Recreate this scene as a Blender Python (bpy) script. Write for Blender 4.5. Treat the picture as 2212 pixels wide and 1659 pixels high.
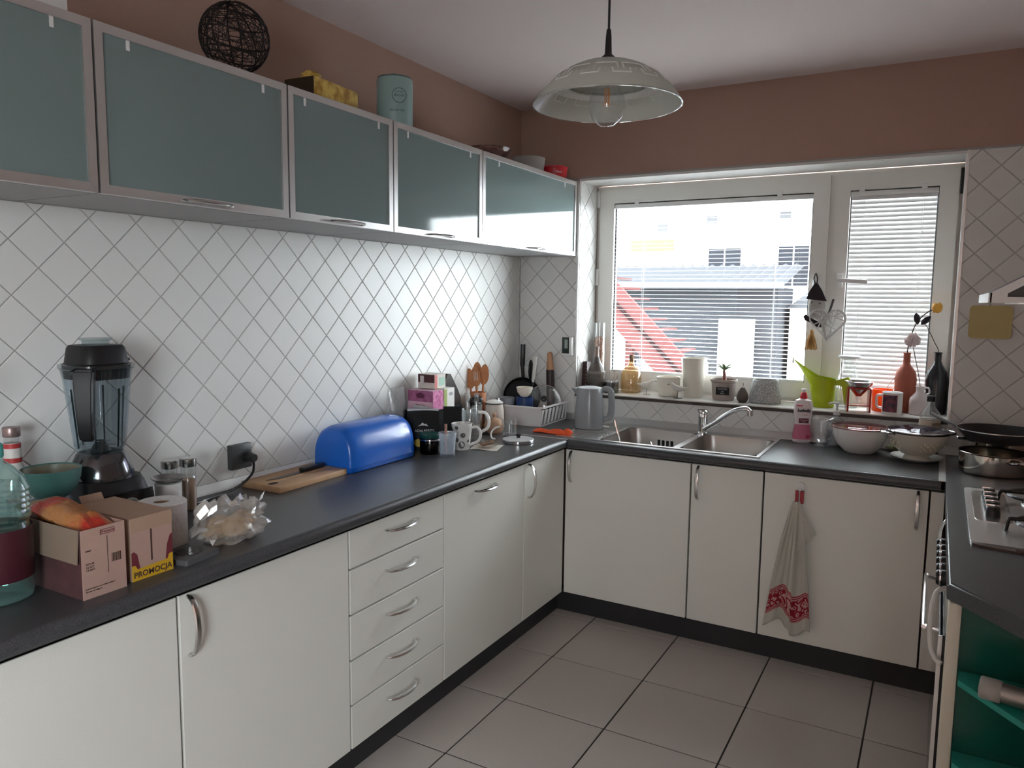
import bpy, bmesh, math, random
from mathutils import Vector, Matrix
random.seed(7)
PI = math.pi
S = bpy.context.scene
for o in list(bpy.data.objects): bpy.data.objects.remove(o)
C = S.collection

# ------------------------------------------------------------------ measures (metres)
H = .85; YB = 3.742; ZC = 2.511; XR = 2.72; YF = -3.3
WX0, WX1, WZ0, WZ1, WY = .357, 2.115, .9986, 2.127, 3.97
XD, YD = .56, 3.187

# ------------------------------------------------------------------ camera, sky, exposure
def make_camera():
    f, yaw, pitch, roll = 1641.5, *[math.radians(a) for a in (29.3204, 6.3158, 0.6378)]
    fw = Vector((-math.sin(yaw)*math.cos(pitch), math.cos(yaw)*math.cos(pitch), -math.sin(pitch)))
    r = Vector((math.cos(yaw), math.sin(yaw), 0)); u = r.cross(fw)
    r2 = r*math.cos(roll) + u*math.sin(roll); u2 = -r*math.sin(roll) + u*math.cos(roll)
    cd = bpy.data.cameras.new('camera'); cam = bpy.data.objects.new('camera', cd); C.objects.link(cam)
    cd.sensor_fit = 'HORIZONTAL'; cd.sensor_width = 36; cd.lens = f/2212*36; cd.clip_start = .02; cd.clip_end = 300
    m = Matrix((r2, u2, -fw)).transposed().to_4x4(); m.translation = Vector((2.0609, 0, 1.4898))
    cam.matrix_world = m; S.camera = cam
make_camera()
W = bpy.data.worlds.new('overcast_sky'); S.world = W; W.use_nodes = True
wn = W.node_tree.nodes; wn.clear()
bg = wn.new('ShaderNodeBackground'); wo = wn.new('ShaderNodeOutputWorld')
bg.inputs[0].default_value = (.89, .95, 1.0, 1); bg.inputs[1].default_value = 1.0
W.node_tree.links.new(bg.outputs[0], wo.inputs[0])
S.view_settings.view_transform = 'Standard'; S.view_settings.look = 'None'
S.view_settings.gamma = 1; S.view_settings.use_curve_mapping = False
S.cycles.transparent_max_bounces = 24
S.view_settings.exposure = 5.08
def portal(name, loc, rot, sx, sy):          # helps the sky light find the window openings
    l = bpy.data.lights.new(name, 'AREA'); l.shape = 'RECTANGLE'; l.size = sx; l.size_y = sy; l.energy = 1
    l.cycles.is_portal = True
    o = bpy.data.objects.new(name, l); o.location = loc; o.rotation_euler = rot; C.objects.link(o)
portal('sky_portal', (1.236, 4.12, 1.56), (-PI/2, 0, 0), 1.78, 1.16)
portal('sky_portal', (XR+.13, -2.125, 1.45), (0, PI/2, 0), 1.32, 1.87)

# ------------------------------------------------------------------ materials
MATS = {}
def lin(h):
    if not isinstance(h, str): return tuple(h)
    v = [int(h[i:i+2], 16)/255 for i in (1, 3, 5)]
    return tuple(c/12.92 if c <= .04045 else ((c+.055)/1.055)**2.4 for c in v)
def M(name, col, rough=.5, metal=0, spec=.5, trans=0, ior=1.45, coat=0, bump=None, var=None, trl=0, sheen=0):
    if name in MATS: return MATS[name]
    m = bpy.data.materials.new(name); m.use_nodes = True; MATS[name] = m
    N, L = m.node_tree.nodes, m.node_tree.links
    b = N['Principled BSDF']; c = lin(col)
    b.inputs['Base Color'].default_value = (*c, 1); b.inputs['Roughness'].default_value = rough
    b.inputs['Metallic'].default_value = metal; b.inputs['Specular IOR Level'].default_value = spec
    b.inputs['Transmission Weight'].default_value = trans; b.inputs['IOR'].default_value = ior
    b.inputs['Coat Weight'].default_value = coat
    if sheen: b.inputs['Sheen Weight'].default_value = sheen
    if var or bump:
        tc = N.new('ShaderNodeTexCoord')
    if var:                                         # (scale, amount, other colour)
        nz = N.new('ShaderNodeTexNoise'); nz.inputs['Scale'].default_value = var[0]; nz.inputs['Detail'].default_value = 4
        L.new(tc.outputs['Object'], nz.inputs['Vector'])
        rp = N.new('ShaderNodeValToRGB'); rp.color_ramp.elements[0].position = .5-var[1]; rp.color_ramp.elements[1].position = .5+var[1]
        rp.color_ramp.elements[0].color = (*c, 1); rp.color_ramp.elements[1].color = (*lin(var[2]), 1)
        L.new(nz.outputs['Fac'], rp.inputs[0]); L.new(rp.outputs[0], b.inputs['Base Color'])
    if bump:                                        # (scale, strength)
        nb = N.new('ShaderNodeTexNoise'); nb.inputs['Scale'].default_value = bump[0]; nb.inputs['Detail'].default_value = 3
        L.new(tc.outputs['Object'], nb.inputs['Vector'])
        bp = N.new('ShaderNodeBump'); bp.inputs['Strength'].default_value = bump[1]; bp.inputs['Distance'].default_value = .01
        L.new(nb.outputs['Fac'], bp.inputs['Height']); L.new(bp.outputs[0], b.inputs['Normal'])
    if trl:
        t = N.new('ShaderNodeBsdfTranslucent'); t.inputs[0].default_value = (*c, 1)
        mx = N.new('ShaderNodeMixShader'); mx.inputs[0].default_value = trl
        L.new(b.outputs[0], mx.inputs[1]); L.new(t.outputs[0], mx.inputs[2]); L.new(mx.outputs[0], N['Material Output'].inputs[0])
    return m
def film(name, col, haze=0., hazecol=None, gloss=.03, ior=1.45, rough=.02):
    """thin clear sheet: tinted see-through, fresnel gloss, optional milky haze"""
    if name in MATS: return MATS[name]
    m = bpy.data.materials.new(name); m.use_nodes = True; MATS[name] = m
    N, L = m.node_tree.nodes, m.node_tree.links; N.clear()
    out = N.new('ShaderNodeOutputMaterial'); tr = N.new('ShaderNodeBsdfTransparent'); tr.inputs[0].default_value = (*lin(col), 1)
    gl = N.new('ShaderNodeBsdfGlossy'); gl.inputs['Roughness'].default_value = rough
    lw = N.new('ShaderNodeLayerWeight'); lw.inputs[0].default_value = .5
    pw = N.new('ShaderNodeMath'); pw.operation = 'POWER'; pw.inputs[1].default_value = 4
    ma = N.new('ShaderNodeMath'); ma.operation = 'MULTIPLY_ADD'; ma.inputs[1].default_value = .6; ma.inputs[2].default_value = gloss
    L.new(lw.outputs['Facing'], pw.inputs[0]); L.new(pw.outputs[0], ma.inputs[0])
    mx = N.new('ShaderNodeMixShader'); L.new(ma.outputs[0], mx.inputs[0])
    src = tr
    if haze:
        df = N.new('ShaderNodeBsdfDiffuse'); df.inputs[0].default_value = (*lin(hazecol or '#f0f0f0'), 1)
        tl = N.new('ShaderNodeBsdfTranslucent'); tl.inputs[0].default_value = (*lin(hazecol or '#f0f0f0'), 1)
        ms = N.new('ShaderNodeMixShader'); ms.inputs[0].default_value = .5; L.new(df.outputs[0], ms.inputs[1]); L.new(tl.outputs[0], ms.inputs[2])
        mh = N.new('ShaderNodeMixShader'); mh.inputs[0].default_value = haze; L.new(tr.outputs[0], mh.inputs[1]); L.new(ms.outputs[0], mh.inputs[2]); src = mh
    L.new(src.outputs[0], mx.inputs[1]); L.new(gl.outputs[0], mx.inputs[2]); L.new(mx.outputs[0], out.inputs[0])
    return m

brown = M('brown_wall_paint', (.43, .28, .225), .85, bump=(60, .08))
ceilm = M('ceiling_paint', (.78, .68, .665), .9, bump=(80, .05))
tilem = M('wall_tile_glaze', (.70, .69, .67), .42, spec=.35, bump=(9, .02))
groutm = M('tile_grout', (.50, .49, .47), .9)
floorm = M('floor_tile', (.56, .51, .475), .24, var=(260, .25, (.49, .445, .415)), spec=.4)
fgrout = M('floor_grout', (.05, .045, .04), .9)
doorm = M('cream_door_laminate', (.81, .80, .74), .42, bump=(300, .03))
carcm = M('carcass_board', (.60, .60, .57), .6)
plinthm = M('dark_plinth', (.025, .025, .027), .5)
topm = M('charcoal_worktop_laminate', (.045, .046, .05), .34, var=(420, .12, (.085, .086, .092)))
alum = M('brushed_aluminium', (.66, .65, .64), .34, metal=.85)
alu2 = M('satin_nickel', (.66, .66, .65), .22, metal=1)
chrome = M('chrome', (.75, .75, .76), .08, metal=1)
steel = M('stainless_steel', (.60, .59, .57), .24, metal=1)
white = M('white_plastic', (.80, .80, .79), .38)
pvc = M('white_window_pvc', (.84, .83, .79), .35)
black = M('black_plastic', (.012, .012, .013), .35)
blackm = M('matt_black', (.012, .012, .012), .6)
rubber = M('dark_gasket', (.03, .03, .03), .7)
clear = film('clear_glass', (.965, .975, .975), .035, gloss=.08)
pane = film('window_pane_glass', (.95, .97, .97))
cream = M('cream_ceramic', (.78, .73, .64), .25)
whitec = M('white_ceramic', (.80, .79, .76), .2)
wood = M('pale_wood', (.56, .35, .20), .5, var=(25, .3, (.48, .28, .15)))
wood2 = M('reddish_wood', (.50, .20, .075), .45, var=(30, .3, (.42, .15, .05)))
card = M('brown_cardboard', (.42, .28, .20), .85, var=(40, .4, (.38, .25, .175)))
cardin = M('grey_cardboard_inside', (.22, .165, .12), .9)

# ------------------------------------------------------------------ mesh helpers
def bmn(): return bmesh.new()
def bx(bm, x0, x1, y0, y1, z0, z1, bev=0, seg=2):
    r = bmesh.ops.create_cube(bm, size=1)
    for v in r['verts']:
        v.co = Vector(((x0+x1)/2+v.co.x*(x1-x0), (y0+y1)/2+v.co.y*(y1-y0), (z0+z1)/2+v.co.z*(z1-z0)))
    if bev:
        es = list({e for v in r['verts'] for e in v.link_edges})
        bmesh.ops.bevel(bm, geom=es, offset=bev, segments=seg, affect='EDGES', profile=.5)
    return bm
def box(x0, x1, y0, y1, z0, z1, bev=0, seg=2): return bx(bmn(), x0, x1, y0, y1, z0, z1, bev, seg)
def loft(bm, rings, cap0=True, cap1=True, closed=False):
    vs = [[bm.verts.new(p) for p in r] for r in rings]; n = len(vs[0])
    m = len(vs) if closed else len(vs)-1
    for i in range(m):
        a, b = vs[i], vs[(i+1) % len(vs)]
        for j in range(n): bm.faces.new((a[j], a[(j+1) % n], b[(j+1) % n], b[j]))
    if not closed:
        if cap0: bm.faces.new(list(reversed(vs[0])))
        if cap1: bm.faces.new(vs[-1])
    return bm
def lathe(bm, prof, seg=28, c=(0, 0, 0)):
    """prof [(r,z)..]; r=0 ends make poles"""
    rows = []
    for r, z in prof:
        if r < 1e-6: rows.append([bm.verts.new((c[0], c[1], c[2]+z))])
        else: rows.append([bm.verts.new((c[0]+r*math.cos(2*PI*k/seg), c[1]+r*math.sin(2*PI*k/seg), c[2]+z)) for k in range(seg)])
    for a, b in zip(rows, rows[1:]):
        for j in range(seg):
            k = (j+1) % seg
            if len(a) == 1 and len(b) == 1: continue
            if len(a) == 1: bm.faces.new((a[0], b[k], b[j]))
            elif len(b) == 1: bm.faces.new((a[j], a[k], b[0]))
            else: bm.faces.new((a[j], a[k], b[k], b[j]))
    return bm
def shell(prof, t=.003, bot=None, seg=28, c=(0, 0, 0)):
    """open vessel: outer profile from bottom to rim, walls t thick"""
    bot = bot or t
    inner = [(max(r-t, .001), max(z, prof[0][1]+bot)) for r, z in prof if z >= prof[0][1]+bot-.0005] or [(prof[-1][0]-t, prof[0][1]+bot)]
    if inner[0][1] > prof[0][1]+bot+1e-4: inner = [(max(prof[0][0]-t, .001), prof[0][1]+bot)]+inner
    p = [(0, prof[0][1])]+list(prof)+[(prof[-1][0]-t*.5, prof[-1][1]+t*.35)]+list(reversed(inner))+[(0, prof[0][1]+bot)]
    return lathe(bmn(), p, seg, c)
def solid(prof, seg=28, c=(0, 0, 0)):
    return lathe(bmn(), [(0, prof[0][1])]+list(prof)+[(0, prof[-1][1])], seg, c)
def tube(bm, pts, r, seg=8, closed=False, flat=1.0):
    pts = [Vector(p) for p in pts]; n = len(pts); rr = r if isinstance(r, (list, tuple)) else [r]*n
    up = None; rings = []
    for i, p in enumerate(pts):
        a = pts[i-1] if (i or closed) else p; b = pts[(i+1) % n] if (i < n-1 or closed) else p
        t = (b-a).normalized()
        if up is None:
            up = Vector((0, 0, 1)) if abs(t.z) < .9 else Vector((1, 0, 0))
        up = (up-t*up.dot(t)).normalized(); s = t.cross(up)
        rings.append([p+(s*math.cos(2*PI*k/seg)+up*math.sin(2*PI*k/seg)*flat)*rr[i] for k in range(seg)])
    return loft(bm, rings, closed=closed)
def smoothpath(pts, n=6):
    """Catmull-Rom through points"""
    P = [Vector(p) for p in pts]; P = [P[0]*2-P[1]]+P+[P[-1]*2-P[-2]]; out = []
    for i in range(1, len(P)-2):
        for k in range(n):
            t = k/n; a, b, c, d = P[i-1], P[i], P[i+1], P[i+2]
            out.append(.5*((2*b)+(c-a)*t+(2*a-5*b+4*c-d)*t*t+(3*b-a-3*c+d)*t**3))
    return out+[P[-2]]
def prism(bm, pts, h0, h1, ax='z'):
    """polygon extruded along an axis: z:(x,y)  y:(x,z)  x:(y,z)"""
    f = {'z': lambda a, b, h: (a, b, h), 'y': lambda a, b, h: (a, h, b), 'x': lambda a, b, h: (h, a, b)}[ax]
    return loft(bm, [[f(a, b, h0) for a, b in pts], [f(a, b, h1) for a, b in pts]])
def rrect(x0, x1, y0, y1, r, n=4):
    out = []
    for cx, cy, a0 in ((x1-r, y1-r, 0), (x0+r, y1-r, 90), (x0+r, y0+r, 180), (x1-r, y0+r, 270)):
        for k in range(n+1):
            a = math.radians(a0+90*k/n); out.append((cx+r*math.cos(a), cy+r*math.sin(a)))
    return out
def sring(z, rx, ry, e=2.0, seg=28, cx=0, cy=0):
    o = []
    for k in range(seg):
        a = 2*PI*k/seg; ca, sa = math.cos(a), math.sin(a)
        o.append((cx+rx*math.copysign(abs(ca)**(2/e), ca), cy+ry*math.copysign(abs(sa)**(2/e), sa), z))
    return o
def sheet(fn, nu, nv, t=.0015):
    """fn(u,v)->point, u,v in 0..1, given thickness"""
    bm = bmn(); g = [[bm.verts.new(fn(i/nu, j/nv)) for j in range(nv+1)] for i in range(nu+1)]
    for i in range(nu):
        for j in range(nv): bm.faces.new((g[i][j], g[i+1][j], g[i+1][j+1], g[i][j+1]))
    bmesh.ops.recalc_face_normals(bm, faces=bm.faces)
    if t: bmesh.ops.solidify(bm, geom=bm.faces[:], thickness=t)
    return bm
def blob(rx, ry, rz, amp=.1, fr=3., seed=0, sub=3, flat=None):
    bm = bmn(); bmesh.ops.create_icosphere(bm, subdivisions=sub, radius=1)
    from mathutils import noise
    for v in bm.verts:
        k = 1+amp*noise.noise(v.co*fr+Vector((seed*7.3, seed*3.1, seed)))*2
        v.co = Vector((v.co.x*rx*k, v.co.y*ry*k, v.co.z*rz*k))
        if flat is not None and v.co.z < flat: v.co.z = flat
    return bm
def xf(bm, m):
    bm.transform(m); return bm
def rot(bm, a, ax='Z', c=(0, 0, 0)):
    c = Vector(c); return xf(bm, Matrix.Translation(c) @ Matrix.Rotation(a, 4, ax) @ Matrix.Translation(-c))
def mv(bm, v): return xf(bm, Matrix.Translation(Vector(v)))
def tomesh(bm, name, mat, smooth=35):
    bmesh.ops.recalc_face_normals(bm, faces=bm.faces)
    me = bpy.data.meshes.new(name); bm.to_mesh(me); bm.free()
    if smooth:
        me.shade_smooth(); me.set_sharp_from_angle(angle=math.radians(smooth))
    if mat: me.materials.append(mat)
    return me
def part(name, bm, mat, parent=None, loc=None, smooth=35, label=None):
    me = bm if isinstance(bm, bpy.types.Mesh) else tomesh(bm, name, mat, smooth)
    o = bpy.data.objects.new(name, me); C.objects.link(o)
    if parent is not None: o.parent = parent
    if loc: o.location = loc
    if label: o['label'] = label
    return o
def thing(name, label, cat, loc=(0, 0, 0), rz=0, group=None):
    o = bpy.data.objects.new(name, None); C.objects.link(o); o.empty_display_size = .05
    o.location = loc; o.rotation_euler = (0, 0, math.radians(rz)); o['label'] = label; o['category'] = cat
    if group: o['group'] = group
    return o
def solo(name, bm, mat, label, cat, loc=(0, 0, 0), rz=0, group=None, smooth=35):
    o = part(name, bm, mat, None, loc, smooth); o.rotation_euler = (0, 0, math.radians(rz))
    o['label'] = label; o['category'] = cat
    if group: o['group'] = group
    return o
def struct(name, bm, mat, parent=None, smooth=0):
    o = part(name, bm, mat, parent, smooth=smooth)
    if parent is None: o['kind'] = 'structure'
    return o
def text(s, size, mat, parent, loc, rz=0, rx=90, name='lettering', ext=.0003, align='CENTER', ry=0, shear=0, sp=1.0, off=0):
    cu = bpy.data.curves.new('t', 'FONT'); cu.body = s; cu.size = size; cu.extrude = ext; cu.align_x = align; cu.align_y = 'CENTER'
    cu.shear = shear; cu.space_character = sp; cu.resolution_u = 3; cu.offset = off
    t = bpy.data.objects.new('t', cu); C.objects.link(t)
    dg = bpy.context.evaluated_depsgraph_get(); dg.update()
    me = bpy.data.meshes.new_from_object(t.evaluated_get(dg)); bpy.data.objects.remove(t); bpy.data.curves.remove(cu)
    me.materials.clear(); me.materials.append(mat); me.name = name
    o = bpy.data.objects.new(name, me); C.objects.link(o); o.parent = parent; o.location = loc
    o.rotation_euler = (math.radians(rx), math.radians(ry), math.radians(rz)); return o

# ------------------------------------------------------------------ room shell
def clip(poly, x0, x1, y0, y1):
    for ax, lim, sg in ((0, x0, 1), (0, x1, -1), (1, y0, 1), (1, y1, -1)):
        out = []
        for i, p in enumerate(poly):
            q = poly[(i+1) % len(poly)]; dp, dq = (p[ax]-lim)*sg, (q[ax]-lim)*sg
            if dp >= 0: out.append(p)
            if dp*dq < 0:
                t = dp/(dp-dq); out.append((p[0]+(q[0]-p[0])*t, p[1]+(q[1]-p[1])*t))
        poly = out
        if len(poly) < 3: return []
    res = []
    for p in poly:
        if not res or math.hypot(p[0]-res[-1][0], p[1]-res[-1][1]) > 1e-4: res.append(p)
    if len(res) > 1 and math.hypot(res[0][0]-res[-1][0], res[0][1]-res[-1][1]) < 1e-4: res.pop()
    return res if len(res) >= 3 else []
def area(p): return abs(sum(p[i][0]*p[(i+1) % len(p)][1]-p[(i+1) % len(p)][0]*p[i][1] for i in range(len(p))))/2
def tile_bm(bm, poly, f, h=.0045, b=.0022):
    cx = sum(p[0] for p in poly)/len(poly); cy = sum(p[1] for p in poly)/len(poly)
    def ins(p, d):
        v = Vector((p[0]-cx, p[1]-cy)); l = v.length
        return (cx+v.x*(1-d/max(l, d*2)), cy+v.y*(1-d/max(l, d*2)))
    r0 = [f(*p, 0) for p in poly]; r1 = [f(*p, h-b*.7) for p in poly]; r2 = [f(*ins(p, b*1.4), h) for p in poly]
    return loft(bm, [r0, r1, r2], cap0=False)
TD = .1415; TG = .0011                                      # tile diagonal pitch, half joint
def tile_field(parent, rects, f, a0, b0, shared, mat, stuffrects=()):
    """diagonal tiles over rectangles (a0..a1,b0..b1); f(a,b,h) -> local xyz"""
    hd = TD/2; half = hd-TG*1.41
    def dia(a, b): return [(a+half, b), (a, b+half), (a-half, b), (a, b-half)]
    for R, stuff in [(r, 0) for r in rects]+[(r, 1) for r in stuffrects]:
        ka, kb = range(int((R[0]-a0)/hd)-2, int((R[1]-a0)/hd)+3), range(int((R[2]-b0)/hd)-2, int((R[3]-b0)/hd)+3)
        sb = bmn() if stuff else None
        for i in ka:
            for j in kb:
                if (i+j) % 2: continue                      # tile centres
                a, b = a0+i*hd, b0+j*hd
                p = clip(dia(a, b), *R)
                if not p or area(p) < 6e-5: continue
                if stuff: tile_bm(sb, p, f); continue
                if area(p) > .999*2*half*half:
                    if 'me' not in shared: shared['me'] = tomesh(tile_bm(bmn(), dia(0, 0), lambda x, y, h: f(x, y, h, True)), 'tile', mat, 0)
                    part('tile', shared['me'], None, parent, f(a, b, 0))
                else: part('tile', tile_bm(bmn(), p, f), mat, parent, smooth=0)
        if stuff: part('far_tiles', sb, mat, parent, smooth=0)['kind'] = 'stuff'
wl = struct('wall_left', box(-.12, 0, YF, YB+.4, 0, ZC), brown)
part('tile_bed', box(0, .0008, -.9, YB, H-.02, 1.73), groutm, wl, smooth=0)
fl_ = lambda a, b, h, o=False: (h+(0 if o else .0008), a, b)
y0, z0 = 1.067+TD/2, 1.3463
tile_field(wl, [(.30, YB-.004, H+.03, 1.7235)], fl_, y0, z0, {}, tilem, [(-.9, .30, H+.03, 1.7235)])

def frame_rects(bm, X0, X1, Z0, Z1, x0, x1, z0, z1, ya, yb):
    for a in ((X0, x0, Z0, Z1), (x1, X1, Z0, Z1), (x0, x1, z1, Z1), (x0, x1, Z0, z0)): bx(bm, a[0], a[1], ya, yb, a[2], a[3])
    return bm
wb = struct('wall_back', frame_rects(bmn(), -.12, XR+.12, 0, ZC, WX0, WX1, WZ0-.02, WZ1, YB, YB+.40), brown)
bed = bmn()
for a in ((0, WX0, H-.02, WZ1), (WX1, XR, H-.02, WZ1), (WX0, WX1, H-.02, WZ0-.022)): bx(bed, a[0], a[1], YB-.0008, YB, a[2], a[3])
part('tile_bed', bed, groutm, wb, smooth=0)
def fb2(a, b, h, o=False): return (a, -h, b) if o else (a, YB-.0008-h, b)
x0b, z0b = 2.2351+TD/2, 1.2085
tile_field(wb, [(.004, WX0-.004, H+.03, WZ1-.01), (WX0, WX1, H+.03, WZ0-.022), (WX1+.004, XR-.004, H+.03, WZ1)], fb2, x0b, z0b, {}, tilem)
# tiled window reveals
rv = part('reveal_tile_bed', bx(box(WX0-.001, WX0+.0008, YB, WY, WZ0, WZ1), WX1-.0008, WX1+.001, YB, WY, WZ0, WZ1), M('reveal_joint', (.5, .48, .46), .8), wb, smooth=0)
tile_field(wb, [(YB+.004, WY-.002, WZ0, WZ1-.002)], lambda a, b, h, o=False: (h+(0 if o else WX0+.0008), a, b), 3.80, z0b, {}, tilem)
tile_field(wb, [(YB+.004, WY-.002, WZ0, WZ1-.002)], lambda a, b, h, o=False: ((0 if o else WX1-.0008)-h, a, b), 3.80, z0b, {}, tilem)
part('lintel_soffit', box(WX0, WX1, YB+.002, WY, WZ1-.012, WZ1), M('white_soffit', (.7, .69, .67), .6), wb, smooth=0)
wr = bmn()
for a in ((YF, -3.05, 0, ZC), (-1.20, YB+.4, 0, ZC), (-3.05, -1.20, 0, .8), (-3.05, -1.20, 2.1, ZC)): bx(wr, XR, XR+.12, a[0], a[1], a[2], a[3])
struct('wall_right', wr, brown)
struct('wall_front', box(-.12, XR+.12, YF-.12, YF, 0, ZC), brown)
struct('ceiling', box(-.12, XR+.12, YF-.12, YB+.4, ZC, ZC+.12), ceilm)
fl = struct('floor', box(-.12, XR+.12, YF-.12, YB+.4, -.12, -.004), fgrout)
FT = .3978; hg = .0028
fme = tomesh(bx(bmn(), -FT/2+hg, FT/2-hg, -FT/2+hg, FT/2-hg, -.004, 0, .0012, 1), 'floor_tile', floorm, 0)
for i in range(-2, 6):
    for j in range(-16, 3):
        cx, cy = .7242+(i+.5)*FT, 2.7536+(j+.5)*FT
        if -.15 < cx < XR+.1 and YF-.1 < cy < YB+.1: part('tile', fme, None, fl, (cx, cy, 0))
# trims
def trim(n, bm, mat=alum): struct('trim_%d' % n, bm, mat)
trim(1, box(0, .009, YB-.009, YB, H+.03, 1.72), M('corner_profile', (.45, .45, .45), .3, metal=.8))
trim(2, box(WX0-.006, WX0+.003, YB-.008, YB+.004, WZ0-.01, WZ1))
trim(3, box(WX1-.003, WX1+.006, YB-.008, YB+.004, WZ0-.1, WZ1))
trim(4, box(.0, XR, YB-.007, YB, WZ1, WZ1+.008), M('tile_edge_bead', (.35, .33, .32), .5))
trim(5, prism(bmn(), [(.0048, H), (.024, H), (.022, H+.006), (.008, H+.03), (.0048, H+.03)], -.9, YB-.02, 'y'), white)
trim(6, prism(bmn(), [(YB-.0048, H), (YB-.026, H), (YB-.024, H+.006), (YB-.009, H+.032), (YB-.0048, H+.032)], .03, XR, 'x'), M('steel_upstand', (.5, .49, .48), .35, metal=.7))
# window added in the right wall, out of view, for side light
b2 = bmn()
for a in ((-3.05, -2.97, .8, 2.1), (-1.28, -1.20, .8, 2.1), (-2.17, -2.08, .88, 2.02), (-2.97, -1.28, .8, .88), (-2.97, -1.28, 2.02, 2.1)): bx(b2, XR+.03, XR+.09, a[0], a[1], a[2], a[3])
rd = struct('added_light_window', b2, pvc)
for a in ((-2.97, -2.17), (-2.08, -1.28)): part('pane', box(XR+.055, XR+.061, a[0], a[1], .88, 2.02), pane, rd, smooth=0)
# sill
sl = struct('trim_7', box(WX0, WX1, YB-.012, WY+.02, WZ0-.022, WZ0, .002, 1), M('sill_stone', (.68, .66, .62), .3, var=(30, .3, (.6, .58, .55))))
part('dark_edge', box(WX0, WX1, YB-.0145, YB-.0118, WZ0-.021, WZ0-.006), M('sill_edge', (.06, .045, .04), .5), sl, smooth=0)

# ------------------------------------------------------------------ window with two sashes and blinds
win = struct('window_1', frame_rects(bmn(), WX0, WX1, WZ0, WZ1-.012, .385, 2.085, 1.03, 2.09, WY+.02, WY+.08), pvc)
part('mullion', box(1.558, 1.596, WY+.018, WY+.08, 1.03, 2.09), pvc, win, smooth=0)
def sash(name, X0, X1, x0, x1, z0):
    Z0, Z1, z1 = 1.02, 2.097, 2.02
    bm = bmn()
    for a in ((X0, x0, Z0, Z1), (x1, X1, Z0, Z1), (x0, x1, z1, Z1), (x0, x1, Z0, z0)): bx(bm, a[0], a[1], WY, WY+.062, a[2], a[3])
    s = part('sash', bm, pvc, win, smooth=0)
    bm = frame_rects(bmn(), x0-.001, x1+.001, z0-.001, z1+.001, x0+.006, x1-.006, z0+.006, z1-.006, WY+.022, WY+.034)
    part('gasket', bm, rubber, s, smooth=0)
    part('pane', box(x0-.005, x1+.005, WY+.036, WY+.042, z0-.005, z1+.005), pane, s, smooth=0)
    return s
s1 = sash('sash', .378, 1.562, .462, 1.488, 1.095); s2 = sash('sash', 1.592, 2.095, 1.651, 2.018, 1.07)
for x, z in ((.372, 2.045), (.372, 1.62), (.372, 1.09)): part('hinge', box(x-.009, x+.009, WY-.012, WY+.01, z-.045, z+.045, .004), white, s1)
part('hinge', box(2.098, 2.113, WY-.014, WY+.01, 1.98, 2.09, .003), rubber, s2)
def handle(par, x, z, ang):
    b = part('handle', bx(box(-.014, .014, -.008, 0, -.035, .035, .004), -.01, .01, -.045, -.006, -.01, .01, .004), white, par, (x, WY, z))
    part('lever', rot(box(-.009, .125, -.055, -.040, -.010, .010, .005), ang, 'Y'), white, b)
handle(s1, 1.522, 1.595, PI/2); handle(s2, 1.626, 1.600, math.radians(4))
def blind(x0, x1, ztop, zbot, n, tilt, label):
    t = thing('venetian_blind', label, 'blind', (0, WY, 0))
    part('headrail', box(x0-.004, x1+.004, .004, .028, ztop-.002, ztop+.02, .002), white, t)
    pit = (ztop-zbot-.012)/n; w = .0125
    slm = M('blind_slat', (.70, .69, .68), .45, trl=.05)
    me = tomesh(sheet(lambda u, v: (x0+(x1-x0)*u, (v-.5)*2*w*math.cos(tilt), (v-.5)*2*w*math.sin(tilt)+.0016*(1-(2*v-1)**2)), 1, 4, .0004), 'slat', slm, 60)
    for k in range(n):
        part('slat', me, None, t, (0, .016, ztop-.008-k*pit))
    part('bottom_rail', box(x0, x1, .005, .027, zbot-.008, zbot+.006, .002), white, t)
    for fx in (.16, .84):
        x = x0+(x1-x0)*fx
        for y in (.0025, .0295): part('ladder_cord', box(x-.0007, x+.0007, y-.0007, y+.0007, zbot, ztop), white, t, smooth=0)
    part('lift_cord', tube(bmn(), [(x1-.05, .001, ztop), (x1-.052, -.001, ztop-.5), (x1-.05, 0, zbot+.12)], .0009, 5), white, t)
    part('cord_tassel', solid([(.002, -.03), (.005, -.025), (.003, 0)], 10, (x1-.05, 0, zbot+.12)), white, t)
    for fx in (.12, .85): part('bracket', box(x0+(x1-x0)*fx-.012, x0+(x1-x0)*fx+.012, -.003, .02, ztop+.015, ztop+.04, .002), white, t)
blind(.468, 1.483, 1.995, 1.103, 42, math.radians(3), 'wide white venetian blind with open slats over the larger window pane')
blind(1.657, 2.012, 1.995, 1.079, 43, math.radians(67), 'narrow white venetian blind with tilted half closed slats on the right sash')

# ------------------------------------------------------------------ outside: yard, garage, stair, houses
struct('ground_outside', box(-60, 60, -60, 80, -3.2, -3), M('yard_paving', (.30, .30, .29), .9))
far_white = M('white_render', (.58, .58, .57), .9)
slate = M('grey_corrugated_sheet', (.030, .031, .034), .9, spec=.03)
def corr(x0, x1, y0, y1, zt, zb, n):                   # corrugated sloping sheet
    return sheet(lambda u, v: (x0+(x1-x0)*u, y0+(y1-y0)*v, zb+(zt-zb)*v+.025*math.sin(u*n*2*PI)), n*4, 1, .01)
g = thing('garage', 'long grey garage with corrugated roof seen through the wide blind', 'garage', (0, 0, 0))
part('roof', corr(-5.2, .05, 11.6, 13.4, 2.12, 1.76, 30), slate, g)
part('wall', box(-5.0, -.1, 12, 13.3, -3, 1.72), M('grey_garage_cladding', (.024, .025, .028), .9, spec=.03), g, smooth=0)
for x in (-.9, -2.9): part('post', box(x+.02, x+.52, 11.62, 11.8, -3, 1.24), far_white, g, smooth=0)
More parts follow.
